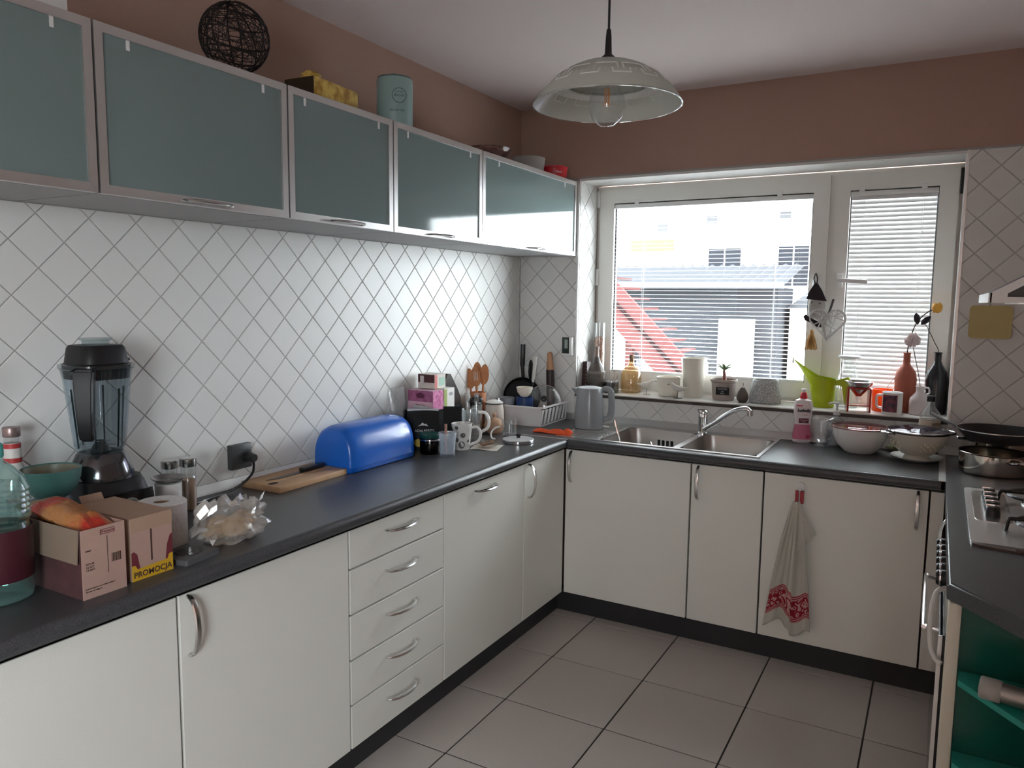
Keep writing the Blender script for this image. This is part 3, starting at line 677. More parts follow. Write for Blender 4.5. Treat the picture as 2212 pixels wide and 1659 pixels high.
def pk(u, v, sg):
    e = min(1, 5.5*min(u, 1-u))*min(1, 4*min(v, 1-v)); x = -.105+.20*u; y = -.042+.084*v
    th = .024*e**.6+.006*noise.noise(Vector((u*7, v*5, 3+sg)))*e
    return (x, y, .150-.10*u*0+sg*th+.030*(.45-u)+.004*noise.noise(Vector((u*11, v*9, 1))))
b = bmn(); n1, n2 = 18, 10
for sg in (1, -1):
    g = [[b.verts.new(pk(i/n1, j/n2, sg)) for j in range(n2+1)] for i in range(n1+1)]
    for i in range(n1):
        for j in range(n2): b.faces.new((g[i][j], g[i+1][j], g[i+1][j+1], g[i][j+1]))
bmesh.ops.remove_doubles(b, verts=b.verts[:], dist=.0004)
part('pouch', b, opk, t, smooth=24)
part('crimp', rot(box(-.118, -.104, -.036, .036, .160, .1625), math.radians(8), 'Y', (-.104, 0, .16)), M('foil_pale', (.62, .52, .45), .3), t, smooth=0)
t = thing('closed_carton', 'closed brown carton with yellow printed strip beside the open carton', 'box', (.302, 1.020, H))
carton(t, .215, .104, .142, pinkc, card)
part('lid_flap', box(.0, .215, .0, .104, .1425, .1447), card, t, smooth=0)
part('lid_flap', rot(box(-.001, .001, .02, .075, 0, .02), math.radians(-35), 'Y'), card, t, (.004, .0, .1448), smooth=0)
part('lid_lip', box(.2152, .2168, .0, .104, .112, .1447), card, t, smooth=0)
part('tear_slit', box(.215, .2155, .048, .052, .038, .112), pr_, t, smooth=0)
yl = M('print_yellow', (.62, .36, .02), .6)
part('yellow_strip', prism(bmn(), [(0, 0), (.104, 0), (.104, .042), (.094, .040), (.090, .030), (.014, .026), (.008, .036), (0, .036)], .2151, .2156, 'x'), yl, t, smooth=0)
part('maroon_patch', prism(bmn(), [(0, .036), (.008, .036), (.014, .026), (.020, .027), (.014, .06), (.006, .068), (0, .066)], .2151, .2155, 'x'), prr, t, smooth=0)
part('maroon_patch', prism(bmn(), [(.104, .042), (.094, .040), (.090, .030), (.085, .030), (.090, .065), (.098, .085), (.104, .088)], .2151, .2155, 'x'), prr, t, smooth=0)
text('PROMOCJA', .0185, pr_, t, (.2158, .052, .0125), 90, sp=1.02, off=.0004)

t = thing('paper_towel_roll', 'white embossed paper towel roll behind the closed carton', 'paper roll', (.357, 1.214, H))
part('paper', lathe(bmn(), [(.021, 0), (.059, 0), (.06, .002), (.06, .118), (.058, .12), (.021, .12), (.021, 0)], 40), M('paper_towel', (.80, .80, .79), .9, bump=(90, .4)), t)
part('core', lathe(bmn(), [(.0208, .001), (.0195, .001), (.0195, .116), (.0208, .116), (.0208, .001)], 24), card, t)
t = thing('enamel_cup', 'white cup covered by a dark rimmed saucer beside the blender', 'cup', (.165, 1.375, H))
part('wall', shell([(.03, 0), (.034, .005), (.036, .06), (.036, .11)], .0025), whitec, t)
part('saucer', shell([(.02, .112), (.035, .115), (.047, .126)], .002), M('steel_saucer', (.3, .29, .28), .25, metal=.6), t)
for lb, x, y, h, mt, fill in (('clear glass spice jar with steel cap beside the covered cup', .075, 1.446, .152, None, .3), ('tall spice jar filled with pale brown powder next to the clear one', .122, 1.475, .160, 1, .88)):
    t = thing('spice_jar', lb, 'jar', (x, y, H))
    part('glass', shell([(.021, 0), (.0225, .004), (.0225, h*.62), (.0195, h*.66), (.0215, h*.69), (.0215, h*.84)], .0015, seg=24), clear, t)
    part('spice', solid([(.0205, .003), (.0205, h*.84*fill*.8)], 24), M('spice_brown', (.42, .27, .17), .9) if mt else M('salt_grey', (.6, .58, .55), .9), t)
    part('cap', solid([(.0225, h*.84), (.0235, h*.85), (.0235, h*.985), (.0215, h)], 24), steel, t)
t = thing('kitchen_scale', 'flat dark kitchen scale lying right of the closed carton', 'scale', (.478, 1.195, H), 8)
part('body', prism(bmn(), rrect(-.05, .05, -.055, .055, .008), 0, .013), M('scale_grey', (.10, .10, .105), .4), t)
part('display', prism(bmn(), rrect(-.03, .03, -.03, .035, .028, 8), .0131, .0145), M('scale_display', (.02, .02, .022), .1), t)
part('mark', box(.008, .010, -.01, .012, .0145, .0148), blackm, t)
bagm = film('crinkled_bag_film', (.95, .94, .93), .26, '#f4f0ea', gloss=.12, rough=.22)
t = thing('bread_bag', 'crumpled clear plastic bag of bread rolls near the worktop edge', 'bag', (.445, 1.355, H))
part('film', mv(blob(.062, .086, .058, .34, 3.4, 3, 4, -.046), (0, 0, .0465)), bagm, t, smooth=9)
part('film_tail', sheet(lambda u, v: (-.03+.06*v+.014*math.sin(9*u), -.080-.035*u+.012*math.sin(7*v), .03+.085*v+.014*math.sin(11*u+2*v)), 9, 9, .0003), bagm, t, smooth=10)
part('film_tail', sheet(lambda u, v: (-.02+.05*v+.010*math.sin(8*u), .045+.04*u+.012*math.sin(6*v), .07+.04*v*u+.014*math.sin(9*u+4*v)), 8, 8, .0003), bagm, t, smooth=10)
bread = M('bread_crust', (.42, .24, .10), .7, var=(24, .3, (.60, .42, .24)))
for k, (x, y, z, r) in enumerate(((-.016, -.030, .034, 75), (.012, .004, .034, 62), (-.008, .040, .034, 80))):
    part('bread_roll', rot(blob(.046, .021, .031, .06, 2, k), math.radians(r)), bread, t, (x, y, z))

# socket, plug and cable
t = thing('wall_socket', 'dark grey double socket plate on the tiles with a plug in it', 'socket', (.006, 1.7585, .953))
part('plate', box(0, .022, -.043, .043, -.042, .042, .003), M('socket_graphite', (.05, .052, .053), .4), t)
part('bezel', rot(lathe(bmn(), [(.024, .022), (.026, .0235), (.020, .0235), (.019, .015)], 24), PI/2, 'Y'), M('socket_graphite', (.05, .052, .053), .4), t, (0, .018, -.004))
t = thing('power_plug', 'black plug in the dark socket with a cable drooping to the worktop', 'plug', (.034, 1.776, .949))
part('plug_body', rot(solid([(.019, 0), (.019, .012), (.016, .022), (.013, .036)], 20), PI/2, 'Y'), black, t)
part('cable', tube(bmn(), smoothpath([(.028, 0, -.008), (.03, 0, -.03), (.03, -.01, -.055), (.034, -.06, -.08), (.04, -.13, -.0925), (.046, -.2, -.0945), (.055, -.235, -.0945), (.06, -.27, -.0945)], 7), .0042, 8), black, t)

# board, knife, bread bin
t = thing('cutting_board', 'pale wooden cutting board lying beside the blue bread bin', 'board', (.032, 1.748, H), 1)
part('plank', box(0, .105, 0, .33, 0, .021, .002), wood, t); part('plank', box(.1055, .178, 0, .33, 0, .021, .002), wood, t)
part('finger_hole', prism(bmn(), [(.118+.012*math.cos(k*PI/8), .030+.02*math.sin(k*PI/8)) for k in range(16)], .0205, .0214), M('hole_dark', (.03, .02, .015), .8), t)
t = thing('kitchen_knife', 'black handled knife lying on the cutting board', 'knife', (.105, 1.79, H+.0225), 2)
part('blade', prism(bmn(), [(0, 0), (.018, .04), (.022, .16), (0, .16)], 0, .0015), M('knife_dark_steel', (.14, .14, .14), .3, metal=.8), t, smooth=0)
part('handle', box(-.004, .024,   .16, .272, .0, .014, .005), black, t)
blue = M('blue_plastic', (.008, .115, .52), .27, coat=.15)
t = thing('bread_bin', 'glossy blue domed plastic bread bin on the left worktop', 'bread bin', (.026, 2.085, H))
def bring(y, s, lo):
    pts = []; d, hh = .20*s, .172*s; cx = .102
    P = []
    for k in range(29):
        a = PI*k/28; ca, sa = math.cos(a), math.sin(a)
        P.append((cx+d/2*math.copysign(abs(ca)**.80, ca), .022+(hh-.022)*abs(sa)**.72))
    if lo: P = [(cx+d/2, .022), (cx+d/2*.97, .004), (cx+d/2*.9, .0), (cx-d/2*.9, .0), (cx-d/2*.97, .004), (cx-d/2, .022)]
    return [(x, y, z) for x, z in P]
ys = [(0, .80), (.004, .88), (.014, .945), (.04, .985), (.09, 1), (.30, 1), (.352, .985), (.378, .945), (.387, .88), (.391, .80)]
part('lid', loft(bmn(), [bring(y, s_, 0) for y, s_ in ys]), blue, t, smooth=60)
part('tray', loft(bmn(), [bring(y, s_*.995, 1) for y, s_ in ys]), M('blue_plastic_tray', (.007, .10, .47), .3), t, smooth=50)

# ------------------------------------------------------------------ left worktop, far group
film('soft_bag', (.93, .93, .93), .12, '#e8e8e8', ior=1.5, rough=.1)
t = thing('clear_bag', 'tall crinkled clear plastic bag standing behind the bread bin', 'bag', (.068, 2.540, H))
def bagp(u, v):
    a = 2*PI*u; z = .265*v; s = (1-.35*v)*(1+.10*math.sin(3*a+5*v))
    return (.034*math.cos(a)*s*(1-.55*v)+.004*math.sin(9*v+5*a), .064*math.sin(a)*s*(1+.2*v), z)
b = sheet(bagp, 28, 12, .0003); part('film', b, MATS['soft_bag'], t, smooth=18)
part('contents', mv(blob(.026, .045, .055, .1, 2, 5, 3, -.05), (0, 0, .052)), M('grey_contents', (.10, .10, .11), .5, var=(30, .2, (.5, .5, .5))), t)
t = solo('black_carton', box(.035, .135, 2.635, 2.955, H, H+.155, .002), M('black_print', (.010, .010, .011), .75, spec=.12), 'black cardboard carton under the pink tea boxes', 'box')
def pouch(label, x, y, rz, w, h, th, mat):
    t = thing('tea_pouch', label, 'pouch', (x, y, H), rz)
    rows = []
    for z, k, ww in ((0, 1, .96), (.01, 1.05, 1), (h*.4, 1, 1), (h*.75, .6, 1), (h*.93, .12, 1), (h, .06, 1)):
        rows.append([(th/2*k*c, w/2*ww*s, z) for c, s in ((1, -1), (1.15, -.5), (1.2, 0), (1.15, .5), (1, 1), (-1, 1), (-1.1, 0), (-1, -1))])
    part('bag', loft(bmn(), rows), mat, t, smooth=30); return t
gold = M('print_silver', (.62, .60, .55), .35)
blk = M('black_foil', (.010, .010, .010), .55, spec=.15)
t = pouch('black stand-up tea pouch with silver emblem and lemon picture', .165, 2.605, -54, .135, .172, .045, blk)
text("ADALBERT'S", .0150, gold, t, (.0262, .006, .085), 90); 
part('emblem', prism(bmn(), [(-.022, .104), (-.010, .112), (-.002, .121), (.006, .113), (.012, .116), (.022, .104), (.010, .108), (-.010, .108)], .026, .0264, 'x'), gold, t, smooth=0)
text('TEA', .008, gold, t, (.0266, .006, .074), 90)
part('lemon_print', prism(bmn(), [(-.012+.028*math.cos(k*PI/10), .034+.018*math.sin(k*PI/10)) for k in range(20)], .0265, .0278, 'x'), M('print_lemon', (.55, .36, .03), .5), t, smooth=0)
part('seal_strip', box(-.002, .002, -.066, .066, .160, .176), M('seal_grey', (.5, .5, .5), .4), t, smooth=0)
t = pouch('slim black coffee pouch between the emblem pouch and the mug', .215, 2.755, -54, .08, .172, .04, blk)
text('CAFE', .0135, gold, t, (.0250, .016, .080), 90); text('arabica', .0085, gold, t, (.0250, .016, .094), 90)
solo('paper_slip', rot(box(-.035, .035, -.004, .004, 0, .018, .001), .05, 'Y'), M('slip_grey', (.55, .55, .55), .5), 'pale folded paper slip lying on the black carton', 'paper', (.10, 2.675, H+.158), 10)
def tbox(label, x, y, z, dx, dy, dz, mats, rz=0):
    t = thing('tea_box', label, 'box', (x, y, z), rz, None)
    part('body', box(-dx/2, dx/2, -dy/2, dy/2, 0, dz, .001, 1), mats[0], t, smooth=0)
    part('left_face', box(-dx/2+.001, dx/2-.001, -dy/2-.0006, -dy/2+.001, dz*.42, dz-.001), mats[1], t, smooth=0)
    part('front_face', box(dx/2-.001, dx/2+.0006, -dy/2+.001, dy/2-.001, .001, dz-.001), mats[2], t, smooth=0); return t
pk1 = M('tea_pink_white', (.66, .42, .50), .5); pk2 = M('tea_pink_shaded', (.26, .07, .15), .5, var=(40, .2, (.42, .14, .27))); pk3 = M('tea_pink_lit', (.66, .20, .42), .5, var=(60, .12, (.35, .04, .16)))  # shade and light painted in: darker pink left face, brighter front face
t = tbox('pink tea box with side panel coloured as shaded on the black carton', .092, 2.725, H+.1555, .135, .078, .086, (pk1, pk2, pk3))
text('Rose Tea', .013, M('print_plum', (.12, .02, .06), .6), t, (0, -.0396, .022), 0)
part('crown_print', prism(bmn(), [(-.018, .052), (.018, .052), (.026, .068), (0, .078), (-.026, .068)], -.0404, -.0398, 'y'), M('print_plum', (.12, .02, .06), .6), t, smooth=0)
t = tbox('white and green tea box right of the pink one', .092, 2.812, H+.1555, .135, .082, .088, (M('tea_white', (.68, .66, .62), .5), M('tea_green', (.30, .36, .08), .5), M('tea_white', (.68, .66, .62), .5)))
part('green_stripe', box(.0678, .0684, -.040, -.018, .002, .085), M('tea_green', (.30, .36, .08), .5), t, smooth=0)
part('oval_print', prism(bmn(), [(.012+.016*math.cos(k*PI/10), .062+.008*math.sin(k*PI/10)) for k in range(20)], .0682, .0688, 'x'), M('print_grey', (.3, .3, .3), .6), t, smooth=0)
t = tbox('small dark maroon tea box on top of the pink tea boxes', .085, 2.782, H+.2438, .09, .085, .064, (M('tea_cream', (.55, .50, .45), .5), M('tea_maroon', (.06, .015, .018), .5), M('tea_cream', (.55, .50, .45), .5)))
part('label_patch', box(-.032, -.012, -.0440, -.0432, .016, .056), M('print_pale', (.55, .5, .48), .6), t, smooth=0)
part('print_patch', box(.0456, .0460, -.01, .035, .012, .05), M('print_mint', (.32, .48, .38), .6), t, smooth=0)
part('print_patch', box(.0456, .0460, -.042, -.022, .002, .062), M('print_coral', (.55, .15, .14), .6), t, smooth=0)
t = thing('leaning_tray', 'dark brown tray leaning on the tiles behind the tea boxes', 'tray', (.012, 3.02, H), 0)
part('tray', rot(prism(bmn(), [(-.085, 0), (.085, 0), (.085, .16), (.06, .20), (-.01, .285), (-.035, .288), (-.085, .20)], 0, .012, 'x'), math.radians(2), 'Y'), M('dark_brown', (.03, .02, .018), .35), t)
solo('white_packet', box(-.028, .028, -.03, .03, 0, .115, .003), M('packet_bluewhite', (.66, .70, .74), .5), 'small bluish white packet behind the glass jug', 'packet', (.085, 2.995, H), 5)
for lb, x, y, h in (('slim clear glass cruet behind the white mug', .145, 2.985, .205), ('second slim glass cruet next to the perforated steel holder', .175, 3.02, .20)):
    t = thing('glass_cruet', lb, 'bottle', (x, y, H))
    part('glass', shell([(.018, 0), (.019, .005), (.019, h*.6), (.012, h*.72), (.011, h*.95), (.013, h)], .0015, seg=20), clear, t)
    part('contents', solid([(.017, .003), (.017, h*.25)], 18), M('pinkish_salt', (.55, .36, .32), .9), t)

t = thing('jar_with_green_lid', 'small dark glass jar with green lid in front of the black pouch', 'jar', (.238, 2.556, H))
part('glass', shell([(.040, 0), (.044, .006), (.044, .062), (.041, .068)], .002), film('smoke_glass', (.30, .30, .26)), t)
part('contents', solid([(.041, .004), (.041, .045)], 28), M('dark_herbs', (.02, .02, .014), .8), t)
part('lid', solid([(.044, .068), (.045, .07), (.045, .082), (.04, .086)], 32), M('dark_green_lid', (.006, .055, .045), .35), t)
part('clasp', lathe(bmn(), [(.0445, .058), (.046, .058), (.046, .064), (.0445, .064), (.0445, .058)], 32), chrome, t)
glass = M('thick_clear_glass', (.97, .98, .98), .02, trans=1, ior=1.45)
t = thing('water_tumbler', 'frosty clear tumbler standing in front of the white mug', 'glass', (.331, 2.546, H))
part('wall', shell([(.031, 0), (.032, .004), (.033, .05), (.0385, .098)], .0022, .012), film('frosty_glass', (.90, .92, .94), .22, '#dfe4ea'), t)
t = thing('wooden_honey_dipper', 'small wooden stick standing in the clear tumbler', 'stick', (.318, 2.556, H+.0135))
part('stick', tube(bmn(), [(0, 0, 0), (-.008, .008, .115)], [.004, .006], 10), M('pinkish_wood', (.45, .24, .17), .5), t)
t = thing('dotted_mug', 'white conical mug with dark grey dots behind the tumbler', 'mug', (.300, 2.700, H), 20)
part('wall', shell([(.031, 0), (.033, .003), (.045, .112)], .003), M('mug_white', (.72, .70, .66), .25), t)
part('handle', tube(bmn(), smoothpath([(.042, 0, .095), (.066, 0, .098), (.082, 0, .075), (.074, 0, .040), (.036, 0, .020)], 5), .0048, 8, flat=1.3), MATS['mug_white'], t)
dg = M('dot_grey', (.13, .12, .12), .4)
def spot(z, a, r):
    def q(k): return (a+r*math.cos(k*PI/10)/.04, z+r*math.sin(k*PI/10))
    b = bmn(); R_ = lambda z_: .033+.012*z_/.112
    f0 = [(R_(zz)*math.cos(aa)*1.002, R_(zz)*math.sin(aa)*1.002, zz) for aa, zz in map(q, range(20))]
    f1 = [(R_(zz)*math.cos(aa)*1.014, R_(zz)*math.sin(aa)*1.014, zz) for aa, zz in map(q, range(20))]
    return loft(b, [f0, f1])
for z, a, r in ((.066, -70, .011), (.098, -108, .008), (.024, -78, .016), (.045, -112, .010), (.085, -150, .01), (.04, -30, .007)): part('dot', spot(z, math.radians(a), r), dg, t)
t = thing('glass_jug', 'clear glass jug with white curved handle behind the mug', 'jug', (.236, 2.868, H), 25)
part('wall', shell([(.050, 0), (.053, .004), (.048, .06), (.038, .105), (.037, .13), (.041, .148)], .002), clear, t)
part('handle', tube(bmn(), smoothpath([(.036, 0, .135), (.068, 0, .132), (.085, 0, .10), (.078, 0, .065), (.05, 0, .045)], 5), .0052, 8, flat=1.4), whitec, t)
t = thing('perforated_holder', 'perforated steel cylinder with a dark lid beside the wooden spoons', 'canister', (.125, 3.092, H))
part('cylinder', shell([(.031, 0), (.031, .137)], .0015), steel, t)
b = bmn()
for z in range(9):
    for k in range(5):
        a = math.radians(-95+k*17+(z % 2)*8)
        bb = rot(mv(rot(solid([(.0022, 0), (.0022, .0008)], 8), PI/2, 'Y'), (.0308, 0, .02+z*.012)), a)
        me_ = bpy.data.meshes.new('x'); bb.to_mesh(me_); b.from_mesh(me_); bpy.data.meshes.remove(me_); bb.free()
part('holes', b, blackm, t)['kind'] = 'stuff'
part('lid', mv(blob(.033, .033, .028, .18, 3, 2, 3, -.012), (0, 0, .149)), M('dark_bag_top', (.02, .016, .014), .4), t, smooth=20)
terra = M('terracotta_pot', (.46, .17, .075), .6)
t = thing('utensil_pot', 'terracotta coloured utensil pot near the corner', 'pot', (.062, 3.214, H))
part('wall', shell([(.034, 0), (.035, .004), (.038, .178)], .004), terra, t)
def spoon(label, dx, dy, ang, lean, slot, h=.30, rz=-52):
    t = thing('wooden_spoon', label, 'spoon', (.062+dx, 3.214+dy, H+.006), rz)
    A = Matrix.Rotation(math.radians(lean), 4, 'X') @ Matrix.Rotation(math.radians(ang), 4, 'Y')
    part('shaft', xf(tube(bmn(), [(0, 0, 0), (0, 0, h-.07)], [.005, .0055], 8), A), wood2, t)
    ol = [(.024*math.sin(2*PI*k/24)*(1+.12*math.cos(2*PI*k/24)), h-.045-.052*math.cos(2*PI*k/24)) for k in range(24)]
    part('bowl', xf(prism(bmn(), ol, -.003, .003, 'x'), A), wood2, t)
    if slot:
        for s_ in (-.008, 0, .008): part('slot', xf(box(.0028, .0034, s_-.0018, s_+.0018, h-.065, h-.02), A), M('slot_light', (.62, .50, .42), .7), t, smooth=0)
spoon('slotted wooden spoon in the terracotta utensil pot', .012, -.012, 2, 4, True, .300)
spoon('wooden spoon leaning right in the utensil pot', .0, .016, -3, -5, False, .305)
spoon('wooden spatula leaning left in the utensil pot', -.014, -.014, -4, 7, False, .285, -75)
spoon('tall wooden spoon at the back of the utensil pot', -.016, .008, -3, -1, False, .315)
t = thing('enamel_canister', 'white enamel canister with wire handled lid by the utensil pot', 'canister', (.152, 3.222, H))
part('wall', shell([(.040, 0), (.045, .01), (.049, .05), (.047, .10), (.040, .128)], .002), M('warm_enamel', (.66, .60, .54), .3), t)
part('lid', solid([(.042, .129), (.044, .131), (.044, .135), (.03, .143), (.01, .147)], 32), whitec, t)
part('black_rim', lathe(bmn(), [(.041, .126), (.0445, .126), (.0445, .131), (.041, .131), (.041, .126)], 32), black, t)
part('wire_bail', tube(bmn(), smoothpath([(.028, .0, .140), (.022, 0, .157), (0, 0, .167), (-.022, 0, .157), (-.028, 0, .140)], 5), .0018, 6), chrome, t, smooth=35)
woodb = M('light_turned_wood', (.50, .30, .19), .45)
t = thing('wooden_sugar_bowl', 'round turned wooden sugar bowl with knob lid', 'bowl', (.214, 3.118, H))
part('bowl', lathe(bmn(), [(0, 0), (.03, 0), (.043, .012), (.05, .034), (.048, .044), (0, .044)], 32), woodb, t)
part('lid', lathe(bmn(), [(0, .0445), (.048, .0445), (.045, .054), (.033, .066), (.012, .073), (.006, .077), (.009, .083), (.011, .09), (.007, .098), (0, .1)], 32), woodb, t)
t = thing('glass_cup', 'empty clear glass next to the wooden sugar bowl', 'glass', (.315, 3.085, H))
part('wall', shell([(.034, 0), (.0355, .004), (.037, .078)], .0022, .008), clear, t)
t = thing('pot_lid', 'pale round pot lid with black knob near the worktop corner', 'lid', (.428, 2.972, H))
part('disc', lathe(bmn(), [(0, .0), (.068, 0), (.0715, .003), (.0715, .014), (.069, .0165), (.05, .019), (0, .0205)], 40), M('lid_pale', (.50, .50, .50), .3), t)
part('steel_band', lathe(bmn(), [(.0716, .002), (.0726, .003), (.0726, .0135), (.0716, .0145)], 40), chrome, t)
part('knob', solid([(.008, .02), (.008, .027), (.013, .031), (.013, .036), (.009, .038)], 20), black, t)
t = thing('saucer_on_napkin', 'folded paper napkin under a saucer of used tea bags', 'napkin', (.375, 2.785, H), 15)
part('napkin', sheet(lambda u, v: (.12*(u-.5), .12*(v-.5), .002+.002*math.sin(5*u+3*v)), 6, 6, .001), M('napkin_paper', (.66, .62, .56), .9), t)
part('saucer', shell([(.022, .005), (.04, .008), (.05, .014)], .002), film('saucer_glass', (.85, .82, .78), .25, '#d8ccc0'), t)
for k in range(3): part('tea_bag', blob(.018, .013, .008, .2, 3, k), M('tea_bag_brown', (.10, .05, .03), .8, var=(40, .3, (.35, .24, .17))), t, (-.012+.014*k, .01*(k-1), .018+.003*k))
solo('white_hook_handle', tube(bmn(), smoothpath([(0, 0, .005), (-.018, -.004, .012), (-.02, 0, .035), (-.004, .008, .055), (.016, .016, .062)], 5), .0042, 8), whitec, 'white curved spoon handle standing between jug and pot lid', 'handle', (.318, 2.955, H), 20)

# ------------------------------------------------------------------ dish rack corner
t = thing('dish_rack', 'white plastic dish rack in the corner by the kettle', 'dish rack', (.175, 3.545, H), 2)
rw = M('rack_white', (.68, .66, .66), .4)
bw = [(-.145, -.16, -.155, -.170), (.145, -.16, .155, -.170), (.145, .155, .155, .165), (-.145, .155, -.155, .165)]
b = bmn(); n = 4
for i in range(4):
    p, q = bw[i], bw[(i+1) % 4]
    lo = [(p[0], p[1]), (q[0], q[1])]; hi = [(p[2], p[3]), (q[2], q[3])]
    if i == 1:                                     # side with tapered openings
        m = 7
        for k in range(m):
            f0, f1 = k/m, (k+1)/m; g = .5*(f1-f0)
            def P(f, zz): 
                a = zz/.098; return (lo[0][0]+(lo[1][0]-lo[0][0])*f+(hi[0][0]-lo[0][0])*a, lo[0][1]+(lo[1][1]-lo[0][1])*f, zz)
            A, B_, Cc, D = P(f0, .012), P(f0+g*.3, .012), P(f0+g*1.15, .085), P(f0, .085)
            loft(b, [[A, B_, Cc, D], [(x-.003, y, z) for x, y, z in (A, B_, Cc, D)]])
            A, B_, Cc, D = P(f1-g*.3, .012), P(f1, .012), P(f1, .085), P(f1-g*.05, .085)
            loft(b, [[A, B_, Cc, D], [(x-.003, y, z) for x, y, z in (A, B_, Cc, D)]])
        continue
    c0 = [(*lo[0], 0), (*lo[1], 0), (*hi[1], .098), (*hi[0], .098)]
    loft(b, [c0, [(x*.982, y*.982, z) for x, y, z in c0]])
wallp = part('walls', b, rw, t, smooth=0)
part('inner_liner', box(.140, .143, -.158, .150, .004, .08), M('rack_grey', (.30, .29, .30), .5), t, smooth=0)
part('floor', box(-.144, .144, -.158, .153, .0, .006), rw, t, smooth=0)
part('drip_grid', box(-.14, .139, -.155, .150, .020, .0265), M('rack_grey', (.30, .29, .30), .5), t, smooth=0)
b = bmn(); rr = rrect(-.163, .163, -.178, .172, .02)
loft(b, [[(x, y, .094) for x, y in rr], [(x, y, .102) for x, y in rr], [(x*.94, y*.94, .102) for x, y in rr], [(x*.94, y*.94, .094) for x, y in rr]], closed=True)
part('rim', b, rw, t, smooth=0)
def mugthing(name, label, cat, loc, rz, prof, mat, hh=None, th=.003):
    t = thing(name, label, cat, loc, rz); part('wall', shell(prof, th), mat, t)
    if hh: part('handle', tube(bmn(), smoothpath(hh, 5), .0045, 8, flat=1.3), mat, t)
    return t
mugthing('blue_cup', 'dark blue cup standing in the white dish rack', 'cup', (.185, 3.475, H+.027), 150, [(.04, 0), (.043, .004), (.045, .05), (.045, .108)], M('navy_blue', (.012, .035, .13), .3), [(.043, 0, .09), (.066, 0, .085), (.066, 0, .045), (.043, 0, .035)])
mugthing('small_bowl', 'small cream bowl resting on the blue cup', 'bowl', (.185, 3.475, H+.137), 0, [(.018, 0), (.022, .004), (.038, .024), (.044, .05)], cream)
mugthing('grey_cup', 'pale grey cup in the left of the dish rack', 'cup', (.085, 3.46, H+.027), 0, [(.038, 0), (.041, .004), (.044, .10)], M('grey_cup', (.32, .34, .38), .35))
solo('table_spoon', tube(bmn(), [(0, 0, .008), (-.028, -.004, .13)], [.003, .006], 8, flat=.4), chrome, 'steel spoon leaning at the left of the dish rack', 'spoon', (.085, 3.405, H))
t = thing('glass_pan_lid', 'domed clear glass pan lid standing upright in the dish rack', 'lid', (.245, 3.585, H+.105), 25)
b = lathe(bmn(), [(0, .036), (.03, .034), (.06, .024), (.088, .002), (.088, -.001), (.059, .0215), (.03, .0315), (0, .0335)], 36)
part('dome', rot(b, math.radians(68), 'X'), clear, t)
part('rim', rot(lathe(bmn(), [(.087, -.003), (.091, -.003), (.091, .003), (.087, .003), (.087, -.003)], 40), math.radians(68), 'X'), chrome, t)
part('knob', rot(solid([(.007, .035), (.007, .045), (.016, .05), (.016, .058), (.01, .062)], 20), math.radians(68), 'X'), black, t)
t = thing('black_frying_pan', 'black frying pan standing on edge in the tiled corner', 'pan', (.072, 3.64, H+.112), 0)
RM = Matrix.Rotation(math.radians(-48), 4, 'Z') @ Matrix.Rotation(math.radians(82), 4, 'Y')
part('pan', xf(shell([(.085, 0), (.092, .005), (.105, .035)], .003, seg=36), RM), M('pan_black', (.010, .010, .010), .5), t)
part('handle', tube(bmn(), smoothpath([(.012, .005, .09), (-.005, .025, .16), (-.012, .04, .21), (-.014, .046, .285)], 5), [.010]*6+[.014]*10, 8), black, t)
t = thing('white_handled_spatula', 'black spatula with white handle standing in the dish rack', 'spatula', (.165, 3.60, H+.010), 0)
part('shaft', tube(bmn(), [(-.01, 0, .0), (.0, .01, .2)], .004, 8), black, t)
part('handle', tube(bmn(), [(-.002, .01, .19), (-.0, .012, .215), (.008, .02, .33)], [.006, .010, .011], 10), M('handle_white', (.62, .60, .56), .45), t)
part('blade', mv(blob(.006, .028, .055, .02, 1, 1), (-.022, .02, .255)), black, t)
t = thing('peppermill', 'dark rolling pin with wooden grip leaning in the dish rack', 'rolling pin', (.235, 3.672, H+.008), 0)
part('barrel', tube(bmn(), [(.010, .0, .02), (-.012, .022, .255)], [.024, .022], 20), M('dark_plum_wood', (.03, .014, .016), .4), t)
part('grip', tube(bmn(), [(-.012, .022, .255), (-.014, .024, .29), (-.018, .027, .345), (-.019, .028, .352)], [.021, .018, .014, .008], 20), M('grip_wood', (.48, .26, .14), .5), t)
t.name = 'rolling_pin'

# kettle, cloth
t = thing('electric_kettle', 'grey electric kettle standing on the sink drainer', 'kettle', (.550, 3.485, H+.0066), 29)
kg = M('kettle_grey', (.27, .285, .30), .22)
part('body', lathe(bmn(), [(0, 0), (.070, 0), (.072, .006), (.0725, .02), (.070, .10), (.062, .19), (.060, .198), (0, .198)], 40), kg, t)
part('lid', lathe(bmn(), [(0, .1985), (.060, .1985), (.059, .203), (.045, .206), (0, .207)], 40), M('kettle_lid', (.52, .54, .56), .3), t)
part('spout', loft(bmn(), [[(-.055, -.02, .155), (-.055, .02, .155), (-.052, .02, .2), (-.052, -.02, .2)], [(-.068, -.010, .165), (-.068, .010, .165), (-.075, .016, .199), (-.075, -.016, .199)], [(-.082, -.004, .184), (-.082, .004, .184), (-.092, .008, .2), (-.092, -.008, .2)]]), kg, t)
part('handle', tube(bmn(), smoothpath([(.055, 0, .192), (.085, 0, .196), (.105, 0, .182), (.112, 0, .12), (.108, 0, .065), (.095, 0, .048), (.066, 0, .043)], 5), [.012]*10+[.014]*15+[.012]*6, 10, flat=1.2), kg, t)
part('water_gauge', rot(prism(bmn(), rrect(-.006, .006, .045, .145, .005), .0, .003, 'x'), 0), M('gauge_dark', (.08, .085, .09), .2), t, (.0675, 0, 0))
